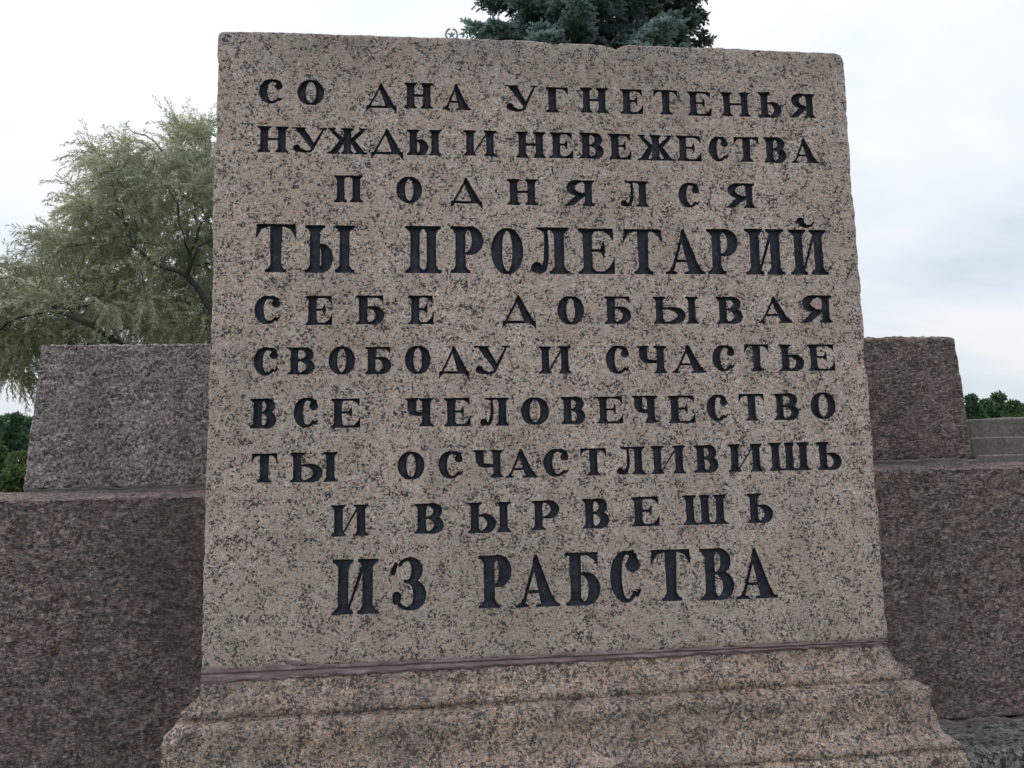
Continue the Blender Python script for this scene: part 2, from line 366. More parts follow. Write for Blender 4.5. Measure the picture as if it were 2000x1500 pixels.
# ------------------------------------------------------------------ glyphs of the inscription (signed distance fields)
def poly(X, Y, pts):
    """signed distance to a polygon, negative inside"""
    n = len(pts); d = np.full(X.shape, 1e9); ins = np.zeros(X.shape, bool)
    for i in range(n):
        ax_, ay = pts[i]; bx, by = pts[(i+1) % n]
        ex, ey = bx-ax_, by-ay; wx, wy = X-ax_, Y-ay
        t = np.clip((wx*ex+wy*ey)/(ex*ex+ey*ey+1e-12), 0, 1)
        d = np.minimum(d, (wx-ex*t)**2+(wy-ey*t)**2)
        c = ((ay > Y) != (by > Y))
        with np.errstate(divide='ignore', invalid='ignore'):
            xi = (bx-ax_)*(Y-ay)/(by-ay if by != ay else 1e-12)+ax_
        ins ^= c & (X < xi)
    d = np.sqrt(d); return np.where(ins, -d, d)
def chain(X, Y, pts):
    """round stroke through (x, y, radius) points"""
    d = np.full(X.shape, 1e9)
    for (x0, y0, r0), (x1, y1, r1) in zip(pts[:-1], pts[1:]):
        ex, ey = x1-x0, y1-y0; t = np.clip(((X-x0)*ex+(Y-y0)*ey)/(ex*ex+ey*ey+1e-12), 0, 1)
        d = np.minimum(d, np.hypot(X-x0-ex*t, Y-y0-ey*t)-(r0+(r1-r0)*t))
    return d
def arcp(cx, cy, a, b, t0, t1, rf, n=22):
    o = []
    for k in range(n+1):
        t = R_(t0+(t1-t0)*k/n); o.append((cx+a*math.cos(t), cy+b*math.sin(t), rf(t)))
    return o
def glyph(ch, X, Y, w, T, h=.052):
    """letter in a box w wide and 1 high; T stem, h hairline"""
    s = .085; parts = []
    def stem(x0, x1, top=True, bot=True, y0=0, y1=1, sl=s, sr=s):
        p = []
        if bot: p += [(x0+.02, y0+.15), (x0-sl*.45, y0+.065), (x0-sl, y0+.05), (x0-sl, y0), (x1+sr, y0), (x1+sr, y0+.05), (x1+sr*.45, y0+.065), (x1-.02, y0+.15)]
        else: p += [(x0, y0), (x1, y0)]
        if top: p += [(x1-.02, y1-.15), (x1+sr*.45, y1-.065), (x1+sr, y1-.05), (x1+sr, y1), (x0-sl, y1), (x0-sl, y1-.05), (x0-sl*.45, y1-.065), (x0+.02, y1-.15)]
        else: p += [(x1, y1), (x0, y1)]
        parts.append(poly(X, Y, p))
    def bar(x0, x1, y0, y1): parts.append(poly(X, Y, [(x0, y0), (x1, y0), (x1, y1), (x0, y1)]))
    def P(*p): parts.append(poly(X, Y, list(p)))
    def bowl(x, xr, y0, y1, side=1, Tb=None):
        Tb = Tb or T*.98; a = abs(xr-x)-Tb/2; b = (y1-y0)/2-h/2; cy = (y0+y1)/2
        hub = x+side*a*.36; a2 = abs((xr-side*Tb/2)-hub)
        rf = lambda t: h/2+(Tb/2-h/2)*max(0, abs(math.cos(t)))**1.25
        t0, t1 = (-90, 90) if side > 0 else (270, 90)
        parts.append(chain(X, Y, arcp(hub, cy, a2, b, t0, t1, rf)))
        for yy in (y0+h/2, y1-h/2): parts.append(chain(X, Y, [(x, yy, h/2), (hub, yy, h/2)]))
    def ring(x0, x1, y0, y1, a0=0, a1=360):
        rf = lambda t: h/2+(T/2-h/2)*abs(math.cos(t))**1.3
        parts.append(chain(X, Y, arcp((x0+x1)/2, (y0+y1)/2, (x1-x0)/2-T/2, (y1-y0)/2-h/2, a0, a1, rf, 44)))
    def wedge_top(x, side, y=1, dep=.30, wd=.20):   # serif hanging from the end of a top bar
        P((x, y), (x, y-dep), (x-side*wd*.35, y-dep*.55), (x-side*wd, y-h), (x-side*wd, y))
    if ch in 'НИЙПШ':
        stem(s, s+T, sr=s*.8); stem(w-s-T, w-s, sl=s*.8)
        if ch == 'Н': bar(s+T*.5, w-s-T*.5, .47, .47+h*1.15)
        if ch in 'ИЙ': P((s+T*.75, .02), (s+T, .08), (w-s-T*.6, .98), (w-s-T, .88))
        if ch == 'П': bar(s*.5, w-s*.5, 1-h, 1)
        if ch == 'Ш': stem(w/2-T/2, w/2+T/2, sl=.03, sr=.03); bar(s*.5, w-s*.5, 0, h)
        if ch == 'Й':
            parts.append(chain(X, Y, [(w*.34, 1.185, .088), (w*.37, 1.12, .058), (w*.50, 1.075, .034), (w*.62, 1.10, .020), (w*.70, 1.17, .014)]))
    elif ch == 'Г':
        stem(s, s+T, top=False); bar(0, w, 1-h, 1); wedge_top(w, 1)
    elif ch == 'Т':
        stem(w/2-T/2, w/2+T/2, top=False, sl=s, sr=s); bar(.02, w-.02, 1-h, 1)
        P((.02, 1), (.0, .70), (.06, .80), (.12, .90), (.24, 1-h), (.24, 1)); P((w-.02, 1), (w, .70), (w-.06, .80), (w-.12, .90), (w-.24, 1-h), (w-.24, 1))
    elif ch == 'Е':
        stem(s, s+T); bar(s, w-.02, 1-h, 1); bar(s, w, 0, h); wedge_top(w-.02, 1, 1, .27, .22)
        P((w, 0), (w+.005, .36), (w-.07, .20), (w-.22, h), (w-.22, 0))
        m_ = s+T+(w-s-T)*.52; bar(s+T*.5, m_, .49, .49+h); P((m_-.10, .515), (m_, .34), (m_+.02, .52), (m_, .72))
    elif ch == 'Б':
        stem(s, s+T, top=False); bar(0, w-.06, 1-h, 1); wedge_top(w-.04, 1, 1, .26, .20); bowl(s+T*.5, w, 0, .62)
    elif ch == 'Ь':
        stem(s, s+T); bowl(s+T*.5, w, 0, .60)
    elif ch == 'Ы':
        stem(s, s+T); bowl(s+T*.5, w-T-s*2.35, 0, .60); stem(w-s-T, w-s, sl=s*.8)
    elif ch == 'В':
        stem(s, s+T); bowl(s+T*.5, w-.05, .52-h/2, 1, Tb=T*.9); bowl(s+T*.5, w, 0, .52+h/2)
    elif ch == 'Р':
        stem(s, s+T); bowl(s+T*.5, w, .40, 1)
    elif ch == 'Я':
        stem(w-s-T, w-s); bowl(w-s-T*.5, .06, .42, 1, side=-1)
        P((w*.42, .47), (w-s-T*.6, .47), (w*.36, .10), (w*.30, .035), (w*.02+.14, .0), (-.02, 0), (-.02, .04), (.06, .065))
    elif ch == 'О':
        ring(0, w, 0, 1)
    elif ch == 'С':
        rf = lambda t: h*.62+(T/2-h*.62)*max(0, -math.cos(t))**1.2
        parts.append(chain(X, Y, arcp(w*.53, .5, w*.53-T/2, .5-h*.62, 62, 318, rf, 36)))
        parts.append(chain(X, Y, [(w*.53, 1-h*.62, h*.62), (w*.72, .955, .045), (w-.15, .86, .085), (w-.16, .735, .148)]))
        parts.append(chain(X, Y, [(w*.86, .14, .038), (w-.03, .235, .022)]))
    elif ch in 'АД':
        b = .0
        if ch == 'А':
            P((.10, 0), (.16, 0), (w*.49, .90), (w*.45, .95)); P((w*.44, 1.0), (w*.49, 1.02), (w-.08, 0), (w-.08-T*1.15, 0), (w*.40, .86))
            bar(.22*w, w*.66, .27, .27+h)
            P((-.0, 0), (.26, 0), (.26, .04), (.17, .07), (.13, .16), (.09, .07), (0, .04))
            P((w-.18-T*1.2, 0), (w, 0), (w, .04), (w-.08, .07), (w-.14, .20), (w-.06-T, .2), (w-.10-T, .07), (w-.18-T*1.2, .04))
        else:
            P((.06, .0), (.13, 0), (w*.50, .90), (w*.47, .97)); P((w*.45, 1.0), (w*.50, 1.02), (w-.04, 0), (w-.04-T*1.2, 0), (w*.42, .86))
            bar(.04, w-.02, 0, h*1.25)
            P((.02, .07), (.0, -.17), (.05, -.12), (.16, .0), (.12, .07)); P((w-.02, .07), (w, -.24), (w-.06, -.15), (w-.20, .0), (w-.14, .07))
    elif ch == 'У':
        P((.07, 1), (.07+T*1.1, 1), (w*.64, .34), (w*.57, .14)); P((w-.15, .97), (w-.09, .97), (w*.60, .10), (w*.53, .16))
        P((-.02, .955), (.09+T*1.3, .955), (.09+T*1.3, 1), (-.02, 1)); P((w-.27, .955), (w, .955), (w, 1), (w-.27, 1))
        parts.append(chain(X, Y, [(w*.60, .18, .035), (w*.52, .06, .035), (w*.38, .03, .04), (.18, .12, .10), (.155, .165, .135)]))
    elif ch == 'Ж':
        c = w/2; stem(c-T/2, c+T/2, sl=.07, sr=.07)
        for sg in (-1, 1):
            x = lambda v: c+sg*v
            e = c-.03
            P((x(T*.3), .48), (x(T*.3), .56), (x(e-.16), .97), (x(e-.05), .97), (x(e-.16), .80), (x(T*.5+.10), .50))
            P((x(e-.27), .955), (x(e), .955), (x(e), 1), (x(e-.27), 1))
            P((x(T*.4), .56), (x(T*.5+.13), .53), (x(e-.06), .03), (x(e-.06-T*.95), .03), (x(T*.4), .44))
            P((x(e-.14-T), 0), (x(e+.02), 0), (x(e+.02), .045), (x(e-.04), .07), (x(e-.06-T), .07), (x(e-.14-T), .045))
    elif ch == 'Л':
        stem(w-s-T, w-s); bar(w*.20, w-s*.5, 1-h, 1); P((w*.16, 1), (w*.42, 1), (w*.42, .94), (w*.34, .90), (w*.24, .95), (w*.16, .96))
        parts.append(chain(X, Y, [(w*.40, .97, .035), (w*.415, .6, .045), (w*.40, .30, .05), (w*.33, .09, .055), (w*.24, .05, .06), (.13, .12, .125)]))
    elif ch == 'Ч':
        stem(w-s-T, w-s); P((s, 1), (s+T*.95, 1), (s+T*.95, .62), (s, .62))
        P((0, .95), (s+T*.95+s*.8, .95), (s+T*.95+s*.8, 1), (0, 1))
        parts.append(chain(X, Y, [(s+T*.475, .74, T*.475), (s+T*.475, .62, T*.46), (s+T*.60, .52, T*.38), (s+T*.95, .44, .07), (w-s-T*.6, .42, .045)]))
    elif ch == 'З':
        rf = lambda t: h*.6+(T*.46-h*.6)*max(0, math.cos(t))**1.2
        rg = lambda t: h*.6+(T*.52-h*.6)*max(0, math.cos(t))**1.2
        parts.append(chain(X, Y, arcp(w*.50, .77, w*.37-T*.30, .215, -88, 150, rf)))
        parts.append(chain(X, Y, [(w*.16, .90, .03), (.045, .73, .05)]))
        parts.append(chain(X, Y, arcp(w*.50, .285, w*.52-T*.52, .26, 88, -160, rg)))
        parts.append(chain(X, Y, [(.11, .18, .075), (.12, .27, .085)]))
        parts.append(chain(X, Y, [(w*.42, .555, .03), (w*.58, .545, .045)]))
    return np.minimum.reduce(parts)

LINES = [
 (('С',507,552.5,155.5,202),('О',581.5,632.7,157,204.5),('Д',715,774.6,164,210),('Н',789.5,846,162,211.6),('А',864.7,920,164.5,214),('У',988,1050.5,167,217),('Г',1066.5,1109,171,219),('Н',1133.7,1187,172,220),('Е',1211.8,1254.8,175,222),('Т',1276.5,1323.8,176.5,223.5),('Е',1343,1388.5,179,225.5),('Н',1408.8,1464.8,180.5,226.5),('Ь',1481,1525,181,229.5),('Я',1543,1591.5,184,230)),
 (('Н',503,563.4,247,297),('У',571.6,638.3,249.5,298),('Ж',639,717.5,250.5,300.5),('Д',725,787.8,252,301),('Ы',795,862,254,303.3),('И',905.6,969.3,255,304.3),('Н',1008,1065.5,257.5,307.8),('Е',1074.5,1118,259,308.3),('В',1132,1178.5,260.3,309.5),('Е',1189,1232,262,311),('Ж',1245,1316,264,313),('Е',1322,1369,265.5,314),('С',1385,1422.8,267,314.5),('Т',1434,1482,268,315.3),('В',1491.8,1534.8,269,317.6),('А',1545,1597.8,271,318.3)),
 (('П',652.5,708.6,343,394.6),('О',774.6,824,346,395.8),('Д',880,942,349,397),('Н',990.8,1050,350,400),('Я',1104,1161,352.5,401.8),('Л',1211.8,1266.7,354,403.2),('С',1325.5,1366.5,357.5,404.7),('Я',1419,1474,358.5,405.8)),
 (('Т',499,578.2,437.5,531),('Ы',595.4,692,440,532.2),('П',791.7,861.4,441.5,533),('Р',880,944,442.4,533.3),('О',959.4,1021.6,446,535),('Л',1036.7,1110.9,444.5,534.5),('Е',1130,1199.8,446.5,534.7),('Т',1217.8,1294.5,447.8,535),('А',1298.8,1376,449,535),('Р',1381.6,1441,448,535.2),('И',1456,1532,447.5,536),('Й',1543,1615.6,448.8,536.2)),
 (('С',497.4,547.5,578,632),('Е',596.4,648.5,578,634),('Б',696,750.5,577.8,633),('Е',797.7,846,577.8,633),('Д',980.8,1046.5,578,631),('О',1089,1140.4,579,633.3),('Б',1180.7,1232,579.5,632),('Ы',1276,1363.6,580,632),('В',1400,1450,580,631.8),('А',1481,1547,580,630.3),('Я',1565,1624.6,577.3,630)),
 (('С',495.7,543.6,679,732.3),('В',562.4,614.5,679,731),('О',642,693,677,731),('Б',713.5,764,678,730.3),('О',791,840.6,676,729.8),('Д',857,917,677,729.5),('У',928,995.7,675.8,731),('И',1053,1115,676.7,729),('С',1183.6,1229.3,675.6,730),('Ч',1244.8,1301.7,676,729),('А',1312.5,1378.7,674.5,727.8),('С',1391.7,1435.6,674.8,725),('Т',1454.3,1502,672.7,724.3),('Ь',1522,1569.8,673,724.3),('Е',1577.8,1629.3,673,724)),
 (('В',488.8,539.8,779,836),('С',573.8,622,777.4,834.8),('Е',647,703,779,835),('Ч',791.5,845.8,778,832.5),('Е',868,918.3,777.4,832.3),('Л',937.7,993.8,777.2,831),('О',1017.9,1072,776.9,829),('В',1095.8,1142.5,775.5,828),('Е',1166,1215.8,775,826.8),('Ч',1234.8,1283.9,773.4,825.8),('Е',1305,1357,773,826),('С',1380.8,1421.8,771.5,822.3),('Т',1443.5,1493,769.6,821.2),('В',1511.9,1559.4,769,820),('О',1583.3,1631.6,767,817.8)),
 (('Т',491,541.5,886,942.3),('Ы',567,658.8,884,941),('О',776.8,828.8,883,936),('С',856.7,904.6,881.8,934),('Ч',925,982.8,879.4,932.8),('А',987.6,1050.5,877.7,932.5),('С',1062,1111,877.6,930.5),('Т',1133.8,1184.3,876,928.3),('Л',1204.4,1259,873,926.3),('И',1271.7,1339,871,925),('В',1356.4,1402,870,922.6),('И',1422.6,1489,867.3,920.8),('Ш',1502.4,1581.4,864.6,918.6),('Ь',1595.8,1643.3,863.5,917)),
 (('И',646.9,719.3,986.5,1046.7),('В',810,866,983.8,1041.5),('Ы',913.8,997,981.4,1040),('Р',1039,1092.3,978,1034.7),('В',1137.6,1188.9,974.5,1031.5),('Е',1233.7,1287,970.7,1027.3),('Ш',1334.4,1419,967,1024),('Ь',1459.8,1509,964,1021)),
 (('И',649.6,738.7,1092.6,1199),('З',763,830.5,1091,1191),('Р',935,998.8,1085,1187),('А',1006.8,1092.3,1084.5,1185),('Б',1104.5,1171.8,1079.3,1182),('С',1192,1252,1076.3,1177),('Т',1271.7,1349.6,1073.6,1173.5),('В',1367.8,1433,1071.4,1171.3),('А',1437,1517.6,1071.4,1168.8)),
]
YS = 1.5                                                # plane of the inscribed face
SX0, SX1 = -0.4825, 0.9450; SZ0, SZ1 = EYE-0.3981, EYE+0.9440
LD = .0125                                              # depth of the carving

def contours(Fd, x0, z0, g):
    """marching squares at level 0 -> closed loops"""
    nx, ny = Fd.shape; ins = Fd < 0
    code = ins[:-1, :-1]*1+ins[1:, :-1]*2+ins[1:, 1:]*4+ins[:-1, 1:]*8
    nxt = {}
    E_ = {1: ((3, 0),), 2: ((0, 1),), 3: ((3, 1),), 4: ((1, 2),), 5: ((3, 2), (1, 0)), 6: ((0, 2),), 7: ((3, 2),), 8: ((2, 3),), 9: ((2, 0),), 10: ((0, 3), (2, 1)), 11: ((2, 1),), 12: ((1, 3),), 13: ((1, 0),), 14: ((0, 3),)}
    def key(i, j, e):
        return ((0, i, j), (1, i+1, j), (0, i, j+1), (1, i, j))[e]
    for i, j in zip(*np.nonzero((code > 0) & (code < 15))):
        for a, b in E_[int(code[i, j])]: nxt[key(i, j, a)] = key(i, j, b)
    def pos(k):
        t, i, j = k
        a = Fd[i, j]; b = Fd[i+1, j] if t == 0 else Fd[i, j+1]; f = min(.98, max(.02, a/(a-b)))
        return (x0+(i+(f if t == 0 else 0))*g, z0+(j+(f if t else 0))*g)
    loops = []
    while nxt:
        k0 = next(iter(nxt)); k = k0; lp = []
        while k in nxt:
            lp.append(pos(k)); k = nxt.pop(k)
        if len(lp) > 14: loops.append(np.array(lp))
    return loops
def simplify(lp, tol):
    def dp(a, b):
        if b <= a+1: return []
        p, q = lp[a], lp[b % len(lp)]; d = q-p; L_ = np.hypot(*d)
        seg = lp[a+1:b]
        dist = np.abs((seg[:, 0]-p[0])*d[1]-(seg[:, 1]-p[1])*d[0])/L_ if L_ > 1e-9 else np.hypot(*(seg-p).T)
        m_ = int(dist.argmax())
        if dist[m_] < tol: return []
        m_ += a+1
        return dp(a, m_)+[m_]+dp(m_, b)
    h = len(lp)//2
    idx = [0]+dp(0, h)+[h]+dp(h, len(lp))
    return lp[idx]
def inside(P, loops):
    r = np.zeros(len(P), bool)
    for lp in loops:
        q = np.roll(lp, -1, 0)
        for (ax_, ay), (bx, by) in zip(lp, q):
            if ay == by: continue
            c = ((ay > P[:, 1]) != (by > P[:, 1])); xi = (bx-ax_)*(P[:, 1]-ay)/(by-ay)+ax_
            r ^= c & (P[:, 0] < xi)
    return r
def cdt(pts, loops):
    """pts free points, loops closed constraints -> verts, tris, map of loop verts first"""
    V = []; E_ = []
    for lp in loops:
        s = len(V); n = len(lp); V += [Vector(p) for p in lp]; E_ += [(s+i, s+(i+1) % n) for i in range(n)]
    V += [Vector(p) for p in pts]
    r = delaunay_2d_cdt(V, E_, [], 0, 1e-7)
    return np.array([tuple(v) for v in r[0]]), np.array(r[2])
def front_relief(x, z):
    P = np.stack([x, np.zeros_like(x), z], 1)
    return vn(P/.16, 5)*.0012+vn(P/.03, 6)*.0006

stele = empty('memorial_stele', ((SX0+SX1)/2, YS+.35, 0), 'upright pink speckled granite slab with black carved letters on a moulded base', 'monument')
letters = []
li = 0
for ln, row in enumerate(LINES):
    big = ln in (3, 9)
    for (chx, xa, xb, ya, yb) in row:
        li += 1
        xm = (xa+xb)/2; ym = (ya+yb)/2
        pl = atY(xa, ym, YS); pr = atY(xb, ym, YS); pt = atY(xm, ya, YS); pb = atY(xm, yb, YS)
        x0, x1 = pl[0], pr[0]; zt, zb = pt[2], pb[2]; H = zt-zb; w_ = (x1-x0)/H
        g = .00062 if not big else .0008
        mx0 = x0-.006; mz0 = zb-(.018 if chx == 'Д' else .005); nxg = int((x1-x0+.012)/g)+1
        nzg = int((H+(.005+(.018 if chx == 'Д' else .005)+(.030 if chx == 'Й' else 0)))/g)+1
        gx = mx0+np.arange(nxg)*g; gz = mz0+np.arange(nzg)*g
        XX, ZZ = np.meshgrid((gx-x0)/H, (gz-zb)/H, indexing='ij')
        jit = random.uniform(-.012, .012)
        XX = XX+jit*.5*(ZZ-.5)
        Fd = glyph(chx, XX, ZZ, w_, (.235 if big else .305)+random.uniform(-.012, .012), .050 if big else .066)*H
        P3 = np.stack([(gx[:, None]+0*gz).ravel(), np.full(nxg*nzg, li*.37), (0*gx[:, None]+gz).ravel()], 1)
        Fd = Fd+(vn(P3/.0042, 3)*.00042+vn(P3/.0017, 4)*.00022).reshape(Fd.shape)-.0006
        Fd[0, :] = Fd[-1, :] = 1; Fd[:, 0] = Fd[:, -1] = 1
        loops = [simplify(lp, .00016) for lp in contours(Fd, mx0, mz0, g)]
        loops = [lp for lp in loops if len(lp) > 3]
        letters.append((chx, loops, Fd, mx0, mz0, g))

def sample(Fd, x0, z0, g, P):
    fx = np.clip((P[:, 0]-x0)/g, 0, Fd.shape[0]-1.001); fz = np.clip((P[:, 1]-z0)/g, 0, Fd.shape[1]-1.001)
    i = fx.astype(int); j = fz.astype(int); u = fx-i; v = fz-j
    return Fd[i, j]*(1-u)*(1-v)+Fd[i+1, j]*u*(1-v)+Fd[i, j+1]*(1-u)*v+Fd[i+1, j+1]*u*v

# outline of the slab front, worn and chipped; corners from the photograph
def edge_pts(a, b, step, amp, seed, chips=()):
    a = np.array(a); b = np.array(b); L_ = np.hypot(*(b-a)); n = int(L_/step); t = np.arange(n)/n
    nrm = np.array([-(b-a)[1], (b-a)[0]])/L_      # inward for a counter-clockwise outline
    P = a+(b-a)*t[:, None]
    q = np.stack([P[:, 0], np.full(n, seed*3.1), P[:, 1]], 1)
    o = vn(q/.11, seed)*amp*.8+vn(q/.022, seed+1)*amp*.55+vn(q/.008, seed+2)*amp*.35
    o += np.maximum(0, vn(q/.045, seed+4)-.35)*amp*2.0
    if seed == 21: o -= .0028*np.sin(math.pi*t)
    for (c, wd, dp) in chips:
        d = np.abs(P[:, 0]-c) if abs((b-a)[0]) > abs((b-a)[1]) else np.abs(P[:, 1]-c)
        o += dp*np.clip(1-d/wd, 0, 1)**.8
    fade = np.clip(np.minimum(t, 1-t)*L_/.02, 0, 1)
    return P+nrm*(o*fade)[:, None]
bl, br, tr, tl = (SX0, SZ0), (SX1, SZ0), (SX1, SZ1), (SX0, SZ1)
topx = lambda px: atY(px, 85, YS)[0]
outl = np.concatenate([
    edge_pts((SX0+.004, SZ0), (SX1-.004, SZ0), .006, .0015, 1),
    edge_pts((SX1, SZ0+.004), (SX1, SZ1-.022), .004, .0024, 11, [(SZ0+.30, .02, .003), (SZ0+.62, .05, .004), (SZ1-.20, .05, .004)]),
    np.array([(SX1-.002, SZ1-.016), (SX1-.007, SZ1-.006), (SX1-.018, SZ1-.002)]),
    edge_pts((SX1-.025, SZ1), (SX0+.012, SZ1), .005, .0022, 21, [(topx(1203), .032, .007), (topx(1203), .008, .006), (topx(1082), .016, .005), (topx(1075), .05, .003)]),
    np.array([(SX0+.007, SZ1-.0015), (SX0+.002, SZ1-.006)]),
    edge_pts((SX0, SZ1-.012), (SX0, SZ0+.004), .005, .0028, 31, [(atY(415, 520, YS)[2], .10, .003), (SZ0+.5, .04, .004)])])
BV = .007
nn = len(outl); tg = np.roll(outl, -3, 0)-np.roll(outl, 3, 0); tg /= np.linalg.norm(tg, axis=1)[:, None]
nin = np.stack([-tg[:, 1], tg[:, 0]], 1)
inner = outl+nin*BV
# free grid points on the face, kept away from the letters
gs = .013
gxx, gzz = np.meshgrid(np.arange(SX0+.014, SX1-.014, gs), np.arange(SZ0+.014, SZ1-.014, gs), indexing='ij')
GP = np.stack([gxx.ravel(), gzz.ravel()], 1)+rng.uniform(-.002, .002, (gxx.size, 2))
keep = np.ones(len(GP), bool)
allloops = []
for chx, loops, Fd, lx, lz, g in letters:
    m_ = (GP[:, 0] > lx-.002) & (GP[:, 0] < lx+Fd.shape[0]*g+.002) & (GP[:, 1] > lz-.002) & (GP[:, 1] < lz+Fd.shape[1]*g+.002)
    k = np.nonzero(m_)[0]
    if len(k): keep[k] &= sample(Fd, lx, lz, g, GP[k]) > .0025
    allloops += loops
V2, T2 = cdt(GP[keep], [inner]+allloops)
cen = V2[T2].mean(1); rm = ~inside(cen, [inner])
for chx, loops, Fd, lx, lz, g in letters:
    k = np.nonzero((cen[:, 0] > lx-.001) & (cen[:, 0] < lx+Fd.shape[0]*g+.001) & (cen[:, 1] > lz-.001) & (cen[:, 1] < lz+Fd.shape[1]*g+.001))[0]
    if len(k): rm[k] |= inside(cen[k], loops)
T2 = T2[~rm]
a_ = V2[T2]; ar = (a_[:, 1, 0]-a_[:, 0, 0])*(a_[:, 2, 1]-a_[:, 0, 1])-(a_[:, 1, 1]-a_[:, 0, 1])*(a_[:, 2, 0]-a_[:, 0, 0])
T2[ar < 0] = T2[ar < 0][:, ::-1]
V3 = np.stack([V2[:, 0], YS+front_relief(V2[:, 0], V2[:, 1]), V2[:, 1]], 1).tolist()
Fs = [tuple(t) for t in T2]
# arrises and the depth of the block; inner ring = first nn vertices of the triangulation
rings = [list(range(nn))]
DEPTH = .72
for dy, inn in ((BV*.30, BV*.30), (BV, 0.0), (.03, -.0005), (.07, 0), (.13, 0), (.22, 0), (.35, 0), (.5, 0), (DEPTH-.01, 0), (DEPTH, .01)):
    s = len(V3); q = outl+nin*inn
    nzv = vn(np.stack([q[:, 0], np.full(nn, dy*9), q[:, 1]], 1)/.03, 77)*(.0012 if dy > .02 else .0004)
    q = q+nin*nzv[:, None]
    V3 += [(a, YS+dy, b) for a, b in q]; rings.append(list(range(s, s+nn)))
for A, B in zip(rings[:-1], rings[1:]):
    for i in range(nn):
        j = (i+1) % nn; Fs.append((A[i], B[i], B[j], A[j]))
Fs.append(tuple(rings[-1][::-1]))
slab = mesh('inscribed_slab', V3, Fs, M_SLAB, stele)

for chx, loops, Fd, lx, lz, g in letters:
    st = .0016; nx_ = int(Fd.shape[0]*g/st); nz2 = int(Fd.shape[1]*g/st)
    qx, qz = np.meshgrid(lx+np.arange(nx_)*st, lz+np.arange(nz2)*st, indexing='ij'); Q = np.stack([qx.ravel()+(np.arange(qx.size) % 2)*.0004, qz.ravel()], 1)
    Q = Q[sample(Fd, lx, lz, g, Q) < -.0008]
    Vl, Tl = cdt(Q, loops); ok = inside(Vl[Tl].mean(1), loops); Tl = Tl[ok]
    a_ = Vl[Tl]; ar = (a_[:, 1, 0]-a_[:, 0, 0])*(a_[:, 2, 1]-a_[:, 0, 1])-(a_[:, 1, 1]-a_[:, 0, 1])*(a_[:, 2, 0]-a_[:, 0, 0])
    Tl[ar < 0] = Tl[ar < 0][:, ::-1]
    nb = sum(len(lp) for lp in loops)
    sd_ = -sample(Fd, lx, lz, g, Vl); sd_[:nb] = 0
    dep = LD*(1-np.exp(-np.clip(sd_, 0, 1)/.0019))
    dep += (sd_ > .001)*vn(np.stack([Vl[:, 0], 0*Vl[:, 0], Vl[:, 1]], 1)/.006, 8)*.0005
    Vw = np.stack([Vl[:, 0], YS+front_relief(Vl[:, 0], Vl[:, 1])+dep, Vl[:, 1]], 1)
    mesh('letter', Vw, Tl, M_PAINT, slab)

# ---- moulded base under the slab: profile (offset outward, drop), mitred round front and sides
PROF = [(-.09, -.001), (-.04, 0), (-.005, 0), (-.001, -.003), (.001, -.014), (.006, -.026), (.014, -.035), (.023, -.042), (.029, -.044), (.031, -.047), (.031, -.059), (.0265, -.0615), (.028, -.0640),
        (.043, -.067), (.053, -.074), (.0555, -.088), (.056, -.105), (.057, -.133), (.060, -.150), (.066, -.160), (.075, -.166), (.084, -.168), (.086, -.171), (.086, -.182), (.081, -.185), (.083, -.188),
        (.089, -.190), (.093, -.196), (.094, -.208), (.095, -.24), (.095, -.32), (.095, -.45), (.095, -.60)]
def dense(pr, st):
    o = []
    for (a, b), (c, d) in zip(pr[:-1], pr[1:]):
        n = max(1, int(math.hypot(c-a, d-b)/st)); o += [(a+(c-a)*k/n, b+(d-b)*k/n) for k in range(n)]
    return o+[pr[-1]]
pf = dense(PROF, .0042)
BX0, BX1 = SX0, SX1; BZ = SZ0-.016
NS, NF = 22, 330
Vb = []; cols_ = NS+NF+NS+1
for (o, dz) in pf:
    ol = o*(.86 if o > 0 else 1)
    for k in range(NS): Vb.append((BX0-ol, YS+.68+(YS-o-YS-.68)*k/NS, BZ+dz))
    for k in range(NF): Vb.append((BX0-ol+(BX1-BX0+o+ol)*k/NF, YS-o, BZ+dz))
    for k in range(NS+1): Vb.append((BX1+o, YS-o+(.68+o)*k/NS, BZ+dz))
Vb = np.array(Vb); G = Vb.reshape(len(pf), cols_, 3)
dt_ = np.gradient(G, axis=1); dp_ = np.gradient(G, axis=0); nr = np.cross(dp_, dt_); nr /= np.linalg.norm(nr, axis=2, keepdims=True)+1e-12
nr = nr.reshape(-1, 3)
hh = fbm(Vb/.016, 4, 41)*.0030+vn(Vb/.2, 47)*.0014+vn(Vb/.07+4, 48)*.0009
cornr = np.minimum(np.hypot(Vb[:, 0]-Vb[:, 0].min()-.06, Vb[:, 1]-YS+.08), 9)
hh -= np.clip(fbm(Vb/.04+8, 3, 44)-.18, 0, 1)*.012
# the seam between slab and base widens to the left
Vb = Vb+nr*hh[:, None]
lean = np.clip((Vb[:, 0]-BX0)/(BX1-BX0), 0, 1)
Vb[:, 2] += np.where(Vb[:, 2] > BZ-.4, (lean-.5)*.009, 0)
I = np.arange(len(pf)*cols_).reshape(len(pf), cols_)
Fb = np.stack([I[:-1, :-1], I[1:, :-1], I[1:, 1:], I[:-1, 1:]], -1).reshape(-1, 4)
mesh('moulded_base', Vb, Fb, M_MOULD, stele)
# foot block under the moulding down to the ground
stone('foot_block', (BX0-.13, BX1+.13, BX0-.13, BX1+.13, -.05, BZ-.59), YS-.13, YS+.7, M_MOULD, stele, res=.05, amp=.004, seed=12)
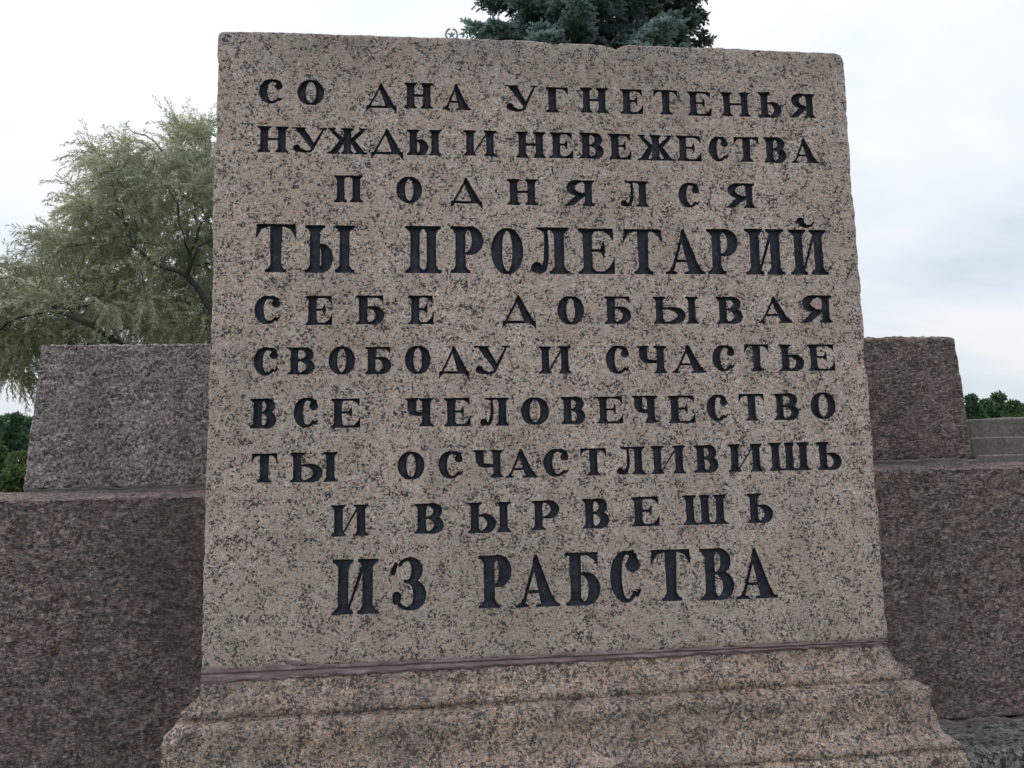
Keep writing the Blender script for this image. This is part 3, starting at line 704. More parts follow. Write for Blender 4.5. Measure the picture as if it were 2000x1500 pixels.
# ---- mortar bead in the joint, with a smear running up the slab
nu, nv = 300, 30
Vm = []
for i in range(nu+1):
    u = i/nu; x = SX0+.001+(SX1-SX0-.002)*u
    pz = np.array([[x*24, 1.7, 0], [x*70, 5.1, 0], [x*190, 3.3, 0], [x*9, 8.3, 0]]); a, b_, c_, d_ = vn(pz, 61)
    bump_ = .014*max(0, 1-abs((x-atY(560, 1300, YS)[0])/.055))**.7
    top = SZ0+.0032+(1-u)*.0035+a*.003+b_*.0018+c_*.0008+bump_
    bot = BZ+.001+(u-.5)*.009-(1-u)*.004+u*.003-max(0, d_)*.002-b_*.0026+.0015
    for j in range(nv+1):
        t = j/nv; z = bot+(top-bot)*t
        dy = -.0026*math.sin(math.pi*min(1, max(0, t)))**.35+.0016-.0012*math.exp(-((t-.22)/.1)**2)
        if z > SZ0: dy += .0003
        gz_ = SZ0-.004+(u-.5)*.002                  # trowelled groove
        dy += .0055*math.exp(-((z-gz_)/.0014)**2)+(.0035*max(0, vn(np.array([[x*40, 9, z*160]]), 66)[0]))
        dy += vn(np.array([[x*230, 2.2, z*230]]), 67)[0]*.0009+vn(np.array([[x*80, 6.2, z*110]]), 68)[0]*.0009
        if t == 0 or t == 1: dy = .004
        Vm.append((x, YS+dy-.0006, z))
I = np.arange((nu+1)*(nv+1)).reshape(nu+1, nv+1)
mesh('mortar_joint', Vm, np.stack([I[:-1, :-1], I[1:, :-1], I[1:, 1:], I[:-1, 1:]], -1).reshape(-1, 4), M_MORT, stele)
bx = [(SX0+.01, YS+.006), (SX1-.01, YS+.006), (SX1-.01, YS+.7), (SX0+.01, YS+.7)]
mesh('mortar_bed', [(a, b, BZ-.012) for a, b in bx]+[(a, b, SZ0+.001) for a, b in bx], [(0, 3, 2, 1), (4, 5, 6, 7), (0, 1, 5, 4), (1, 2, 6, 5), (2, 3, 7, 6), (3, 0, 4, 7)], M_MORT, stele, smooth=False)

# ------------------------------------------------------------------ walls left and right of the stele
YW = 1.72; LEDGE = .46; YU = YW+LEDGE
# left wall
zl = atY(200, 969, YW)[2]-.003; print('ledge z', zl, 'upper plane', YU)
wl = empty('granite_wall', (-1.0, YW+.4, 0), 'dark rough-hewn granite wall left of the stele with one grey block on top', 'wall')
stone('stone_block', (-2.6, -1.30, -2.6, -1.30, .62, zl), YW, YU+.02, M_BROWN, wl, res=.02, amp=.0055, feat=.020, r=.010, seed=107, diag=R_(-38))
stone('stone_block', (-1.292, SX0+.05, -1.292, SX0+.05, .62, zl), YW, YU+.02, M_BROWN, wl, res=.0042, amp=.0060, feat=.016, r=.008, seed=101, sideres=.02, diag=R_(-38), low=.006, chip=.004)
stone('stone_block', (-2.6, SX0+.05, -2.6, SX0+.05, -.05, .612), YW-.012, YU+.02, M_BROWN, wl, res=.04, amp=.006, feat=.03, r=.012, seed=104, diag=R_(-38))
a = atY(46, 948, YU); b = atY(80, 675, YU); zt = atY(240, 673, YU)[2]
zb_ = zl+.012
sl = (b[0]-a[0])/(b[2]-a[2])
xlb = b[0]-sl*(zt-zb_); 
stone('stone_block', (xlb, SX0+.06, b[0], SX0+.06, zb_, zt), YU, YU+.55, M_GREY, wl, res=.0040, amp=.0062, feat=.0125, r=.005, seed=131, sideres=.03, low=.002, chip=.003)
stone('core_block', (xlb+.01, SX0+.06, xlb+.01, SX0+.06, -.05, zl-.004), YU+.03, YU+.56, M_BROWN, wl, res=.05, amp=.003, seed=133)
def bead(name, x0, x1, y, z0, z1, mat, parent, seed, fwd=.012):
    nu = int((x1-x0)/.006); nv = 7; V = []
    for i in range(nu+1):
        x = x0+(x1-x0)*i/nu; a, b_, c_ = vn(np.array([[x*20, 2, 0], [x*66, 4, 0], [x*12, 6, 1]]), seed)
        zt_ = z1+a*.006+b_*.003; zb2 = z0; f = fwd*(1+.5*c_)
        for j in range(nv+1):
            t = j/nv; z = zb2+(zt_-zb2)*t
            V.append((x, y-f*(1-t)**1.3-.004+.0035*math.exp(-((t-.45)/.12)**2)+(.02 if j == nv else 0), z))
    I = np.arange((nu+1)*(nv+1)).reshape(nu+1, nv+1)
    mesh(name, V, np.stack([I[:-1, :-1], I[1:, :-1], I[1:, 1:], I[:-1, 1:]], -1).reshape(-1, 4), mat, parent)
bead('mortar_joint', xlb+.004, SX0+.05, YU, zl-.004, zb_+.006, M_MORT2, wl, 71, .004)
pc = atY(101, 1257, YW)
Vd, Fd_ = [], []
for ri, (rr, dy) in enumerate(((.0, -.0045), (.0075, -.0045), (.0092, -.003), (.0096, .003), (.0125, .002), (.0135, -.0035), (.0155, -.003), (.017, .003))):
    for k in range(20):
        t = 2*math.pi*k/20; q = 1+.07*math.sin(3*t+ri); Vd.append((pc[0]+rr*q*math.cos(t), YW+dy-.004, pc[2]+rr*q*math.sin(t)))
for ri in range(7):
    for k in range(20): Fd_.append((ri*20+k, (ri+1)*20+k, (ri+1)*20+(k+1) % 20, ri*20+(k+1) % 20))
mesh('drill_plug', Vd, Fd_, M_BROWN, wl)
# right wall
wr = empty('granite_wall', (1.8, YW+.4, 0), 'brown rough-hewn granite wall right of the stele with a round-shouldered block on top', 'wall')
zr = atY(1860, 914.5, YW)[2]; print('right ledge z', zr)
seam = atY(1920, 1408, YW)[2]
stone('stone_block', (1.968, 3.2, 1.968, 3.2, seam+.006, zr), YW, YU+.02, M_BROWN2, wr, res=.02, amp=.0055, feat=.020, r=.010, seed=207, diag=R_(38))
stone('stone_block', (SX1-.05, 1.96, SX1-.05, 1.96, seam+.006, zr), YW, YU+.02, M_BROWN2, wr, res=.0042, amp=.0060, feat=.015, r=.008, seed=201, sideres=.02, diag=R_(38), low=.005, chip=.004)
stone('stone_block', (SX1-.05, 3.2, SX1-.05, 3.2, -.05, seam-.006), YW-.17, YU+.02, M_GREEN, wr, res=.012, amp=.0028, feat=.03, r=.02, seed=205, sideres=.012, low=.006)
a = atY(1903, 888, YU); b = atY(1873, 680, YU); zt = atY(1780, 656, YU)[2]; zb_ = zr+.014
sl = (b[0]-a[0])/(b[2]-a[2])
stone('stone_block', (SX1-.06, a[0]-sl*(a[2]-zb_), SX1-.06, b[0]+sl*(zt-b[2]), zb_, zt), YU, YU+.55, M_BROWN2, wr, res=.0044, amp=.0052, feat=.018, r=.018, seed=231, sideres=.03, diag=R_(30), low=.004, chip=.004)
stone('core_block', (SX1-.06, a[0], SX1-.06, a[0], -.05, zr-.004), YU+.03, YU+.56, M_BROWN, wr, res=.05, amp=.003, seed=233)
bead('mortar_joint', SX1-.05, a[0]+.012, YU, zr-.004, zb_+.008, M_MORT2, wr, 75, .006)
bead('mortar_joint', SX1-.05, 3.2, YW, seam-.010, seam+.005, M_MORT2, wr, 78, .006)

# ------------------------------------------------------------------ far stepped wall on the right
fw = empty('stepped_wall', (7.0, 8.6, 0), 'low stepped wall of smooth grey granite courses seen beyond the right block', 'wall')
def fcourse(pa, pb, D0, ang, setb, ztop_px, zbot, x_from, n, Ls):
    """row of blocks: starts where photo column pa lies, runs to the right receding by ang"""
    for k in range(n):
        pass
A0 = atD(1893, 850, 8.2); dirv = np.array([math.cos(R_(-20)), math.sin(R_(-20)), 0]); nback = np.array([-dirv[1], dirv[0], 0])
def course(zb2, zt2, back, starts, seed, depth=.9):
    for k in range(len(starts)-1):
        a = A0+dirv*starts[k]+nback*back; b = A0+dirv*(starts[k+1]-.006)+nback*back
        r = .012; V = []
        # bevelled block: 12 ring vertices
        prof = [(0, zb2), (0, zt2-r), (r, zt2), (depth, zt2), (depth, zb2)]
        for (dd, z) in prof:
            for p in (a, b):
                q = p+nback*dd; V.append((q[0], q[1], z))
        F = [(2*i, 2*i+1, 2*i+3, 2*i+2) for i in range(4)]+[(8, 9, 1, 0), (0, 2, 4, 6, 8), (9, 7, 5, 3, 1)]
        mesh('stone_block', V, F, M_FAR, fw, smooth=False)
zA = atD(1950, 814.5, 8.2)[2]; zB = atD(1950, 852.5, 8.2)[2]; zC = atD(1950, 888, 8.2)[2]
print('far z', zA, zB, zC)
course(zB-.02, zA, .24, [-.9, .09, 1.6, 3.1, 4.6, 6.1], 1, .6)
course(zC-.02, zB, .12, [-.9, .055, 1.5, 2.9, 4.4, 5.9], 2)
course(zC-.45, zC, .0, [.07, 1.45, 2.9, 4.3, 5.8], 3)
course(-.05, zC-.455, -.12, [.07, 1.6, 3.1, 4.5, 6.0], 4)
a = A0+dirv*.62+nback*1.4
o_ = np.array([a+dirv*s+nback*t+np.array([0, 0, z-a[2]]) for z, sh in ((zA-.6, 0), (zA+.035, 0)) for s, t in ((0, 0), (5, 0), (5, 1), (0, 1))]+[a+dirv*s+nback*t+np.array([0, 0, zA+.06-a[2]]) for s, t in ((.14, .1), (4.9, .1), (4.9, .9), (.14, .9))])
mesh('coping_stone', o_, [(0, 1, 5, 4), (1, 2, 6, 5), (2, 3, 7, 6), (3, 0, 4, 7), (4, 5, 9, 8), (5, 6, 10, 9), (6, 7, 11, 10), (7, 4, 8, 11), (8, 9, 10, 11)], M_FAR, fw, smooth=False)

# ------------------------------------------------------------------ star and wreath finial on its post
DE = 8.0
ec = atD(882, 67, DE); pxm = DE/FPX*1.02
post = empty('star_finial_post', (ec[0], ec[1], 0), 'small grey metal star in an open laurel wreath, just above the slab edge', 'finial')
vw = np.array([ec[0], ec[1]])/np.hypot(ec[0], ec[1]); sx = np.array([vw[1], -vw[0], 0.0]); nb_ = np.array([vw[0], vw[1], 0.0]); upv = np.array([0, 0, 1.0])
def E2(u, v, d=0.0): return ec+sx*u*pxm+upv*v*pxm+nb_*d
def extr(name, outline, th, mat, par, ridge=None):
    n = len(outline); V = [E2(u, v, -th/2) for u, v in outline]+[E2(u, v, th/2) for u, v in outline]
    F = [tuple(range(n))[::-1], tuple(range(n, 2*n))]+[(i, (i+1) % n, n+(i+1) % n, n+i) for i in range(n)]
    if ridge is not None:
        V += [E2(*ridge, -th*1.6), E2(*ridge, th*1.6)]
        F = [(i, (i+1) % n, 2*n) for i in range(n)]+[((i+1) % n+n, i+n, 2*n+1) for i in range(n)]+F[2:]
    return mesh(name, V, F, mat, par, smooth=False)
so = []
for k in range(10):
    t = R_(90+36*k); r = 9.2 if k % 2 == 0 else 3.3; so.append((r*math.cos(t), -1.2+r*math.sin(t)))
extr('star', so, .012, M_METAL, post, (0, -1.2))
for sg in (-1, 1):
    V = []; F = []
    def addf(pts, th):
        s = len(V); n = len(pts)
        V.extend([E2(u, v, -th) for u, v in pts]+[E2(u, v, th) for u, v in pts])
        F.extend([tuple(range(s, s+n))[::-1], tuple(range(s+n, s+2*n))]+[(s+i, s+(i+1) % n, s+n+(i+1) % n, s+n+i) for i in range(n)])
    N_ = 15
    for k in range(N_):
        t0 = R_(-88+155*k/N_); t1 = R_(-88+155*(k+1)/N_)
        wd = 1.5
        addf([(sg*(11.2-wd)*math.cos(t0), -.5+(12.6-wd)*math.sin(t0)), (sg*(11.2+wd)*math.cos(t0), -.5+(12.6+wd)*math.sin(t0)), (sg*(11.2+wd)*math.cos(t1), -.5+(12.6+wd)*math.sin(t1)), (sg*(11.2-wd)*math.cos(t1), -.5+(12.6-wd)*math.sin(t1))], .006)
        for io in (-1, 1):
            cx_, cz_ = sg*11.2*math.cos(t0), -.5+12.6*math.sin(t0); tt = t0+io*-.0
            ux_, uz_ = -math.sin(t0)*sg, math.cos(t0); rx, rz = math.cos(t0)*sg*io, math.sin(t0)*io
            addf([(cx_, cz_), (cx_+ux_*1.6+rx*1.7, cz_+uz_*1.6+rz*1.7), (cx_+ux_*4.2+rx*1.9, cz_+uz_*4.2+rz*1.9), (cx_+ux_*2.4+rx*.2, cz_+uz_*2.4+rz*.2)], .008)
    mesh('laurel_branch', V, F, M_METAL, post, smooth=False)
def tube(pts, rad, sides=8, V=None, F=None):
    V = [] if V is None else V; F = [] if F is None else F
    prev = None; pts = [np.asarray(p, float) for p in pts]
    for i, p in enumerate(pts):
        d = pts[min(i+1, len(pts)-1)]-pts[max(i-1, 0)]; d = d/(np.linalg.norm(d)+1e-9)
        u = np.cross(d, (0, 0, 1.0)) if abs(d[2]) < .9 else np.cross(d, (1.0, 0, 0)); u /= np.linalg.norm(u); v = np.cross(d, u)
        r = rad[i]; s = len(V)
        for k in range(sides):
            a = 2*math.pi*k/sides; V.append(p+(u*math.cos(a)+v*math.sin(a))*r)
        if prev is not None:
            for k in range(sides):
                k2 = (k+1) % sides; F.append((prev+k, prev+k2, s+k2, s+k))
        prev = s
    return V, F
zb0 = ec[2]-13.5*pxm
Vp, Fp = tube([(ec[0], ec[1], 0), (ec[0], ec[1], .3), (ec[0], ec[1], .32), (ec[0], ec[1], zb0-.45), (ec[0], ec[1], zb0-.40), (ec[0], ec[1], zb0-.1), (ec[0], ec[1], zb0)], [.12, .11, .05, .035, .06, .03, .012], 12)
mesh('post', Vp, Fp, M_METAL, post)

# ------------------------------------------------------------------ foliage helpers
def leaf_mesh(name, P, D_, Nn, ln, wd, tone, mat, parent, shape=4):
    """P base points, D_ directions, Nn side vectors; kite-shaped leaves of 2 triangles"""
    n = len(P); ln = ln[:, None]; wd = wd[:, None]
    a = P; b = P+D_*ln*.42+Nn*wd*.5; c = P+D_*ln; d = P+D_*ln*.42-Nn*wd*.5
    up = np.cross(D_, Nn); b = b+up*wd*.18; d = d+up*wd*.18
    V = np.stack([a, b, c, d], 1).reshape(-1, 3)
    I = np.arange(n)[:, None]*4
    F = np.concatenate([I+np.array([[0, 1, 2]]), I+np.array([[0, 2, 3]])], 1).reshape(-1, 3)
    return mesh(name, V, F, mat, parent, smooth=False, attrs={'tone': np.repeat(tone, 4)})
def unit(A): return A/(np.linalg.norm(A, axis=-1, keepdims=True)+1e-9)

def colonize(seed_pts, seed_par, att, step, kill, infl, iters, wiggle=.12):
    P = [np.array(p) for p in seed_pts]; par = list(seed_par)
    att = att.copy(); nd = np.full(len(att), 1e9); ni = np.zeros(len(att), int); done = 0
    for it in range(iters):
        new = np.array(P[done:]) if done < len(P) else None
        if new is not None and len(att):
            d = np.linalg.norm(att[:, None]-new[None], axis=2); j = d.argmin(1); dm = d[np.arange(len(att)), j]
            up = dm < nd; nd[up] = dm[up]; ni[up] = j[up]+done
        done = len(P)
        al = nd > kill; att = att[al]; nd = nd[al]; ni = ni[al]
        act = nd < infl
        if not len(att) or not act.any(): break
        add = []
        for k in np.unique(ni[act]):
            m = (ni == k) & act; v = unit(att[m]-P[k]).sum(0)
            v = unit(v)+rng.normal(0, wiggle, 3); v = unit(v)
            q = P[k]+v*step
            add.append((q, k))
        for q, k in add:
            P.append(q); par.append(int(k))
    return np.array(P), np.array(par)
def branch_mesh(name, P, par, tip, expo, mat, parent, rmax=None, minr=0.0):
    n = len(P); r = np.full(n, 0.0); kids = [[] for _ in range(n)]
    for i in range(1, n): kids[par[i]].append(i)
    acc = np.zeros(n)
    for i in range(n-1, -1, -1):
        if not kids[i]: acc[i] = tip**expo
        r[i] = acc[i]**(1/expo)
        if i > 0: acc[par[i]] += acc[i]
    if rmax: r = np.minimum(r, rmax)
    V = []; F = []
    main = [max(k, key=lambda c: r[c]) if k else None for k in kids]
    for i in range(n):
        starts = [i] if i == 0 else []
        starts += [] 
        for c in ([main[0]] if i == 0 and main[0] else [])+[k for k in kids[i] if k != main[i]]:
            ch = [i, c]; k = c
            while main[k] is not None: k = main[k]; ch.append(k)
            if r[c] < minr: continue
            rr = [r[q] for q in ch]; rr[0] = min(rr[0], rr[1]*1.15) if i else rr[0]
            tube([P[q] for q in ch], rr, 7 if rr[0] > .03 else (4 if rr[0] > .010 else 3), V, F)
    return mesh(name, V, F, mat, parent), r, kids

# ------------------------------------------------------------------ willow
DW = 11.0
def ell(px, py, rx, ry, rd, n):
    c = atD(px, py, DW+rng.uniform(-.3, .3)); k = DW/FPX
    q = rng.normal(size=(n, 3)); q = unit(q)*rng.uniform(.25, 1, (n, 1))**(1/2.2)
    vw = unit(np.array([c[0], c[1], 0])); sx_ = np.array([vw[1], -vw[0], 0])
    return c+q[:, :1]*sx_*rx*k+q[:, 1:2]*vw*rd*k+q[:, 2:]*np.array([0, 0, 1.0])*ry*k
wt = empty('willow_tree', tuple(atD(500, 900, DW+.6)[:2])+(0,), 'big airy willow with pale silvery green leaves behind the left wall', 'tree')
att = np.concatenate([ell(320, 480, 165, 150, 230, 600), ell(372, 300, 50, 62, 110, 200), ell(228, 408, 70, 78, 150, 240), ell(130, 550, 80, 90, 170, 310),
                      ell(25, 640, 60, 95, 150, 360), ell(560, 470, 200, 200, 240, 380), ell(250, 335, 75, 40, 110, 90), ell(-90, 610, 80, 80, 120, 120), ell(250, 640, 190, 60, 230, 420)])
base = np.array([wt.location[0], wt.location[1], 0.0])
def pd(px, py, dd=0): return atD(px, py, DW+dd)
seq = [(base, -1), (base+[0.05, 0, .7], 0), (base+[-.05, .05, 1.5], 1)]
A_ = [(470, 800, .5), (450, 740, .3), (436, 680, -.5), (418, 622, -1.3), (402, 590, -1.1), (385, 562, -1.15), (366, 540, -1.15), (345, 529, -1.15), (322, 524, -1.15)]
par_ = 2; idsA = []
for t in A_: seq.append((pd(*t), par_)); par_ = len(seq)-1; idsA.append(par_)
for t, p0 in (([(372, 512, -1.1), (371, 495, -1.1), (362, 478, -1.5), (358, 455, -1.4)], idsA[6]), ([(380, 500, -1.5), (388, 480, -1.4)], idsA[6]),
              ([(380, 720, .4), (320, 705, -.4), (262, 688, -.9), (215, 660, -1.2), (180, 636, -1.3), (150, 622, -1.3), (128, 612, -1.1), (112, 600, -.6)], idsA[0]),
              ([(300, 515, -1.1), (285, 500, -1.5), (262, 480, -1.3)], idsA[8]), ([(520, 640, .5), (560, 560, .6), (575, 500, .6)], idsA[1])):
    p = p0
    for q in t: seq.append((pd(*q), p)); p = len(seq)-1
WP, Wpar = colonize([s[0] for s in seq], [s[1] for s in seq], att, .17, .22, 1.6, 70, .16)
print('willow nodes', len(WP))
_, Wr, Wk = branch_mesh('branches', WP, Wpar, .0040, 2.15, M_BARK, wt)
# bare dead twig sticking out of the top
V, F = tube([pd(338, 318, -.3), pd(330, 308, -.3), pd(312, 290, -.3), pd(302, 276, -.3), pd(284, 264, -.3), pd(262, 260, -.3), pd(252, 252, -.3), pd(243, 240, -.3)], [.016, .014, .012, .011, .010, .008, .006, .004], 5)
mesh('dead_branch', V, F, M_BARK, wt)
# drooping leafy shoots
thin = np.nonzero(Wr < .012)[0]; dirp = unit(WP-WP[np.maximum(Wpar, 0)])
zz = []
TV, TF = [], []
LP, LDn, LN, LL, LW, LT = [], [], [], [], [], []
for i in thin:
    tip = not Wk[i]
    for _ in range(12 if tip else 6):
        p = WP[i]+rng.normal(0, .03, 3); d = unit(dirp[i]*(1.0 if tip else .4)+rng.normal(0, .55, 3)+np.array([0, 0, .15])); L_ = rng.uniform(.22, .52); m = int(L_/.024)
        tn = rng.uniform(.15, .85)
        pts = [p]
        for k in range(m):
            d = unit(d+np.array([0, 0, -.075])+rng.normal(0, .05, 3)); p = p+d*.024; pts.append(p)
            for _q in range(2):
                sd2 = unit(np.cross(d, rng.normal(size=3))); ld = unit(d*.75+sd2*rng.uniform(.35, .9)+np.array([0, 0, -.18]))
                LP.append(p); LDn.append(ld); LN.append(unit(np.cross(ld, rng.normal(size=3)))); LL.append(rng.uniform(.045, .078)); LW.append(rng.uniform(.010, .016)); LT.append(np.clip(tn+rng.normal(0, .16), 0, 1))
        if rng.random() < .3: tube(pts[:-1:6]+[pts[-1]], np.linspace(.003, .0014, len(pts[:-1:6])+1), 3, TV, TF)
print('willow leaves', len(LP))
leaf_mesh('foliage', np.array(LP), np.array(LDn), np.array(LN), np.array(LL), np.array(LW), np.array(LT), M_WILLOW, wt)
mesh('twigs', TV, TF, M_BARK, wt, smooth=False)

# ------------------------------------------------------------------ spruces above the slab
def spruce(px, D, r_at, zref, ztop, mat, label, seed, dens=1.0, cones=0):
    """r_at: crown radius at height zref"""
    g = np.random.default_rng(seed); c = atD(px, 60, D); root = empty('spruce_tree', (c[0], c[1], 0), label, 'tree')
    slope = r_at/(ztop-zref)
    V, F = tube([(c[0], c[1], z) for z in np.linspace(0, ztop, 14)], np.linspace(.24, .012, 14), 10)
    mesh('trunk', V, F, M_BARK, root)
    zlo, zhi = atD(px, 130, D)[2]-.9, atD(px, -40, D)[2]+.3
    BV_, BF_ = [], []
    Pn, Dn, Sn, Ln, Wn, Tn = [], [], [], [], [], []
    CV, CF = [], []
    z = 1.2
    while z < ztop-.15:
        near = zlo < z < zhi
        nb = int(g.integers(6, 9)); a0 = g.uniform(0, 6.28)
        for k in range(nb):
            az = a0+k*6.283/nb+g.normal(0, .14)
            Rr = min(3.2, slope*(ztop-z))*g.uniform(.78, 1.08); hd = np.array([math.cos(az), math.sin(az), 0])
            vw_ = -np.array([c[0], c[1]])/np.hypot(c[0], c[1]); facing = hd[:2]@vw_
            fine = near and facing > -.55
            # bough: droops, then lifts at the tip
            m = max(3, int(Rr/.12)); pts = []
            for q in range(m+1):
                t = q/m; pts.append(np.array([c[0], c[1], z])+hd*Rr*t+np.array([0, 0, Rr*(-.30*t+.22*t**2.2)+.04*math.sin(t*9+az)]))
            tube(pts, np.linspace(.028*Rr/2+.006, .004, m+1), 5, BV_, BF_)
            side = np.array([-hd[1], hd[0], 0]); tone0 = g.uniform(.25, .75)
            for q in range(1, m+1):
                t = q/m
                for sg in (-1, 1):
                    for rep in range(2 if fine else 1):
                        ll = (.15+.42*(1-abs(t-.45)))*min(1.0, Rr/1.8)*g.uniform(.55, 1.1)
                        d = unit(side*sg*g.uniform(.5, 1)+hd*g.uniform(.45, .9)+np.array([0, 0, g.uniform(-.55, .12)]))
                        nsh = max(2, int(ll/(.065 if fine else .13)))
                        if rep == 0: tube([pts[q], pts[q]+d*ll], [.006, .003], 3, BV_, BF_)
                        for w2 in range(nsh):
                            o = pts[q]+d*ll*(w2+.6)/nsh+np.array([0, 0, -.06*(w2/nsh)**2])
                            for s2 in ((-1, 1) if w2 < nsh-1 else (0,)):
                                dd = unit(d*.75+np.cross(d, (0, 0, 1.0))*s2*.75+g.normal(0, .16, 3)+np.array([0, 0, g.uniform(-.35, .25)]))
                                Pn.append(o); Dn.append(dd); Ln.append(g.uniform(.09, .16)*(1 if fine else 1.6)); Wn.append(.040 if fine else .06)
                                Tn.append(np.clip(tone0+.35*t*(1-w2*.0)+g.normal(0, .12)-.25, 0, 1))
            # leading tip shoots, pointing outward and slightly up
            for dd in (hd+np.array([0, 0, .25]), hd*.7+side*.6, hd*.7-side*.6):
                Pn.append(pts[-1]); Dn.append(unit(dd)); Ln.append(g.uniform(.13, .2)); Wn.append(.032); Tn.append(.7)
            if cones and fine and g.random() < cones:
                for _c in range(int(g.integers(2, 6))):
                    o = pts[int(m*g.uniform(.6, 1))]+g.normal(0, .05, 3); CV.append(tube([o, o-[0, 0, .02], o-[0, 0, .07], o-[0, 0, .12]], [.004, .019, .020, .005], 6))
        z += (.36 if near else .42)*g.uniform(.85, 1.2)/dens
    P = np.array(Pn); Dd = np.array(Dn); Lh = np.array(Ln); Wd = np.array(Wn); Tt = np.array(Tn)
    n = len(P); print('spruce shoots', n)
    # each shoot: a brush of needles = crossed serrated fins round the twig
    U = unit(np.cross(Dd, g.normal(size=(n, 3)))); W2 = np.cross(Dd, U)
    Vs = []; Fs_ = []; tone = []
    K = 9
    for k in range(K):
        t0 = k/K*.82; ang = k*2.4
        rad = U*math.cos(ang)+W2*math.sin(ang)
        root_ = P+Dd*(Lh*t0)[:, None]
        tipv = root_+Dd*(Lh*.30)[:, None]+rad*(Wd*(1.05-.35*k/K))[:, None]
        w_ = np.cross(Dd, rad)*(Wd*.42)[:, None]
        opp = root_+Dd*(Lh*.30)[:, None]-rad*(Wd*(1.05-.35*k/K))[:, None]
        Vs.append(np.stack([root_-w_, root_+w_, tipv, opp], 1))
    Vs = np.stack(Vs, 1).reshape(-1, 3)
    I = (np.arange(n*K)*4)[:, None]
    Fk = np.concatenate([I+np.array([[0, 1, 2]]), I+np.array([[1, 0, 3]])], 1).reshape(-1, 3)
    mesh('needles', Vs, Fk, mat, root, smooth=False, attrs={'tone': np.repeat(Tt, K*4)})
    mesh('boughs', BV_, BF_, M_BARK, root)
    for cv, cf in CV: mesh('cone', cv, cf, M_CONE, root)
    return root
zs = atD(1130, 60, 15)[2]
spruce(1110, 15, 2.2, zs, zs+5.2, M_SPRUCE, 'large blue-green spruce rising behind the middle of the slab top', 5)
spruce(1275, 17, 1.4, atD(1275, 60, 17)[2], atD(1275, 60, 17)[2]+5.0, M_SPRUCE2, 'darker green spruce with hanging cones, behind and right of the blue one', 9, 1.0, .5)

# ------------------------------------------------------------------ broadleaf trees and shrubs far behind
def broad(name, px, ytop, D, rad_px, mat, label, cat, seed, leaf=.16, n=5000, low=False, group=None):
    g = np.random.default_rng(seed); top = atD(px, ytop, D); k = D/FPX; rad = rad_px*k; H = top[2]
    root = empty(name, (top[0], top[1], 0), label, cat, group)
    cb = .12*H if low else .28*H
    # clumps arranged on an irregular dome
    nc = 26; cc = []
    for i in range(nc):
        d = unit(g.normal(size=3)); d[2] = abs(d[2])*.9-.25*g.random(); rr = g.uniform(.30, .80)
        cc.append(((top[0]+d[0]*rad*rr, top[1]+d[1]*rad*rr, cb+(H-cb)*(.5+.5*d[2]*rr)-rad*.12), rad*g.uniform(.32, .50)))
    cc.append(((top[0], top[1], H-rad*.36), rad*.38))
    V, F = tube([(top[0], top[1], 0), (top[0]+.05, top[1], cb), (top[0], top[1], H*.7)], [H*.028, H*.020, H*.006], 8)
    for (c_, r_) in cc[::2]: tube([(top[0], top[1], cb*.9+.15*H*g.random()), tuple((np.array(c_)+np.array([top[0], top[1], cb]))/2-np.array([0, 0, .02*H])), c_], [H*.010, H*.006, H*.002], 5, V, F)
    mesh('trunk', V, F, M_BARK, root)
    P = []; D2 = []; T = []
    per = int(n*1.5)//nc
    for (c_, r_) in cc:
        q = unit(g.normal(size=(per, 3))); rr = g.uniform(.55, 1.12, (per, 1)); P.append(np.array(c_)+q*rr*r_*np.array([1, 1, .82])); D2.append(unit(q+g.normal(0, .7, (per, 3))+[0, 0, -.2]))
        T.append(np.clip(g.uniform(.2, .8)+g.normal(0, .15, per), 0, 1))
    P = np.concatenate(P); D2 = np.concatenate(D2); T = np.concatenate(T); m = len(P)
    leaf_mesh('foliage', P, D2, unit(np.cross(D2, g.normal(size=(m, 3)))), g.uniform(.7, 1.3, m)*leaf, g.uniform(.5, .8, m)*leaf, T, mat, root)
    return root
tg_ = 'dark trees along the horizon at the left edge'
broad('leafy_tree', -25, 806, 85, 42, M_BROAD, 'dark green tree cut by the left edge of the photo', 'tree', 301, .42, 5200, group=tg_)
broad('leafy_tree', 15, 812, 92, 26, M_BROAD, 'narrow dark tree second from the left edge', 'tree', 302, .42, 4200, group=tg_)
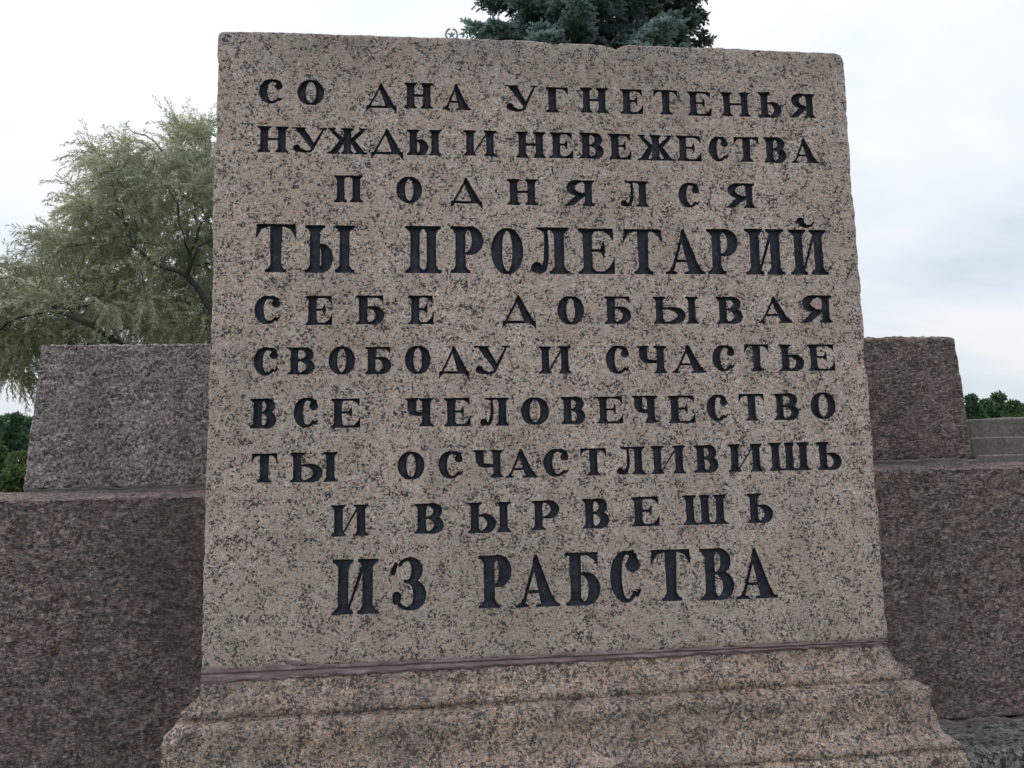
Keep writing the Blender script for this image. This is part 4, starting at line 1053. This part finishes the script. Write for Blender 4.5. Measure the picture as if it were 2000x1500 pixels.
broad('leafy_tree', 33, 808, 80, 20, M_BROAD, 'dark tree with a small pointed top just left of the grey block', 'tree', 303, .36, 4200, group=tg_)
broad('leafy_tree', 62, 814, 84, 30, M_BROAD, 'dark tree partly hidden by the left end of the grey block', 'tree', 304, .40, 5200, group=tg_)
broad('leafy_tree', 120, 812, 88, 45, M_BROAD, 'dark tree hidden behind the grey block', 'tree', 305, .45, 3000, group=tg_)
broad('leafy_tree', -90, 800, 88, 50, M_BROAD, 'dark tree beyond the left edge', 'tree', 306, .45, 3000, group=tg_)
broad('lilac_shrub', -12, 862, 26, 34, M_BROADY, 'yellowish green shrub in front of the dark trees at the left edge', 'shrub', 311, .11, 7000, True)
broad('lilac_shrub', 42, 880, 23, 40, M_BROADY, 'lower yellow-green shrub beside the left end of the grey block', 'shrub', 312, .10, 8000, True)
broad('lilac_shrub', -75, 870, 24, 45, M_BROADY, 'shrub beyond the left edge of the photo', 'shrub', 313, .12, 4000, True)
tr_ = 'trees along the horizon behind the stepped wall'
broad('leafy_tree', 1897, 772, 80, 17, M_BROAD, 'round dark tree touching the right granite block', 'tree', 321, .36, 4600, group=tr_)
broad('leafy_tree', 1925, 781, 86, 20, M_BROAD, 'mid green tree with an uneven top between two taller ones', 'tree', 322, .38, 4600, group=tr_)
broad('leafy_tree', 1949, 768, 82, 19, M_BROAD, 'tallest round-topped tree above the stepped wall', 'tree', 323, .36, 5200, group=tr_)
broad('leafy_tree', 1978, 784, 66, 19, M_BROADY, 'yellow-tinged tree right of the tallest one above the stepped wall', 'tree', 324, .32, 4600, group=tr_)
broad('leafy_tree', 2004, 790, 84, 22, M_BROAD, 'dark tree at the right edge of the photo', 'tree', 325, .36, 4600, group=tr_)
broad('leafy_tree', 2060, 780, 84, 40, M_BROAD, 'dark tree beyond the right edge of the photo', 'tree', 326, .45, 3000, group=tr_)
broad('leafy_tree', 1855, 780, 84, 28, M_BROAD, 'dark tree hidden behind the right granite block', 'tree', 327, .45, 3000, group=tr_)
S.cycles.max_bounces = 9; S.cycles.diffuse_bounces = 6; S.cycles.use_denoising = True
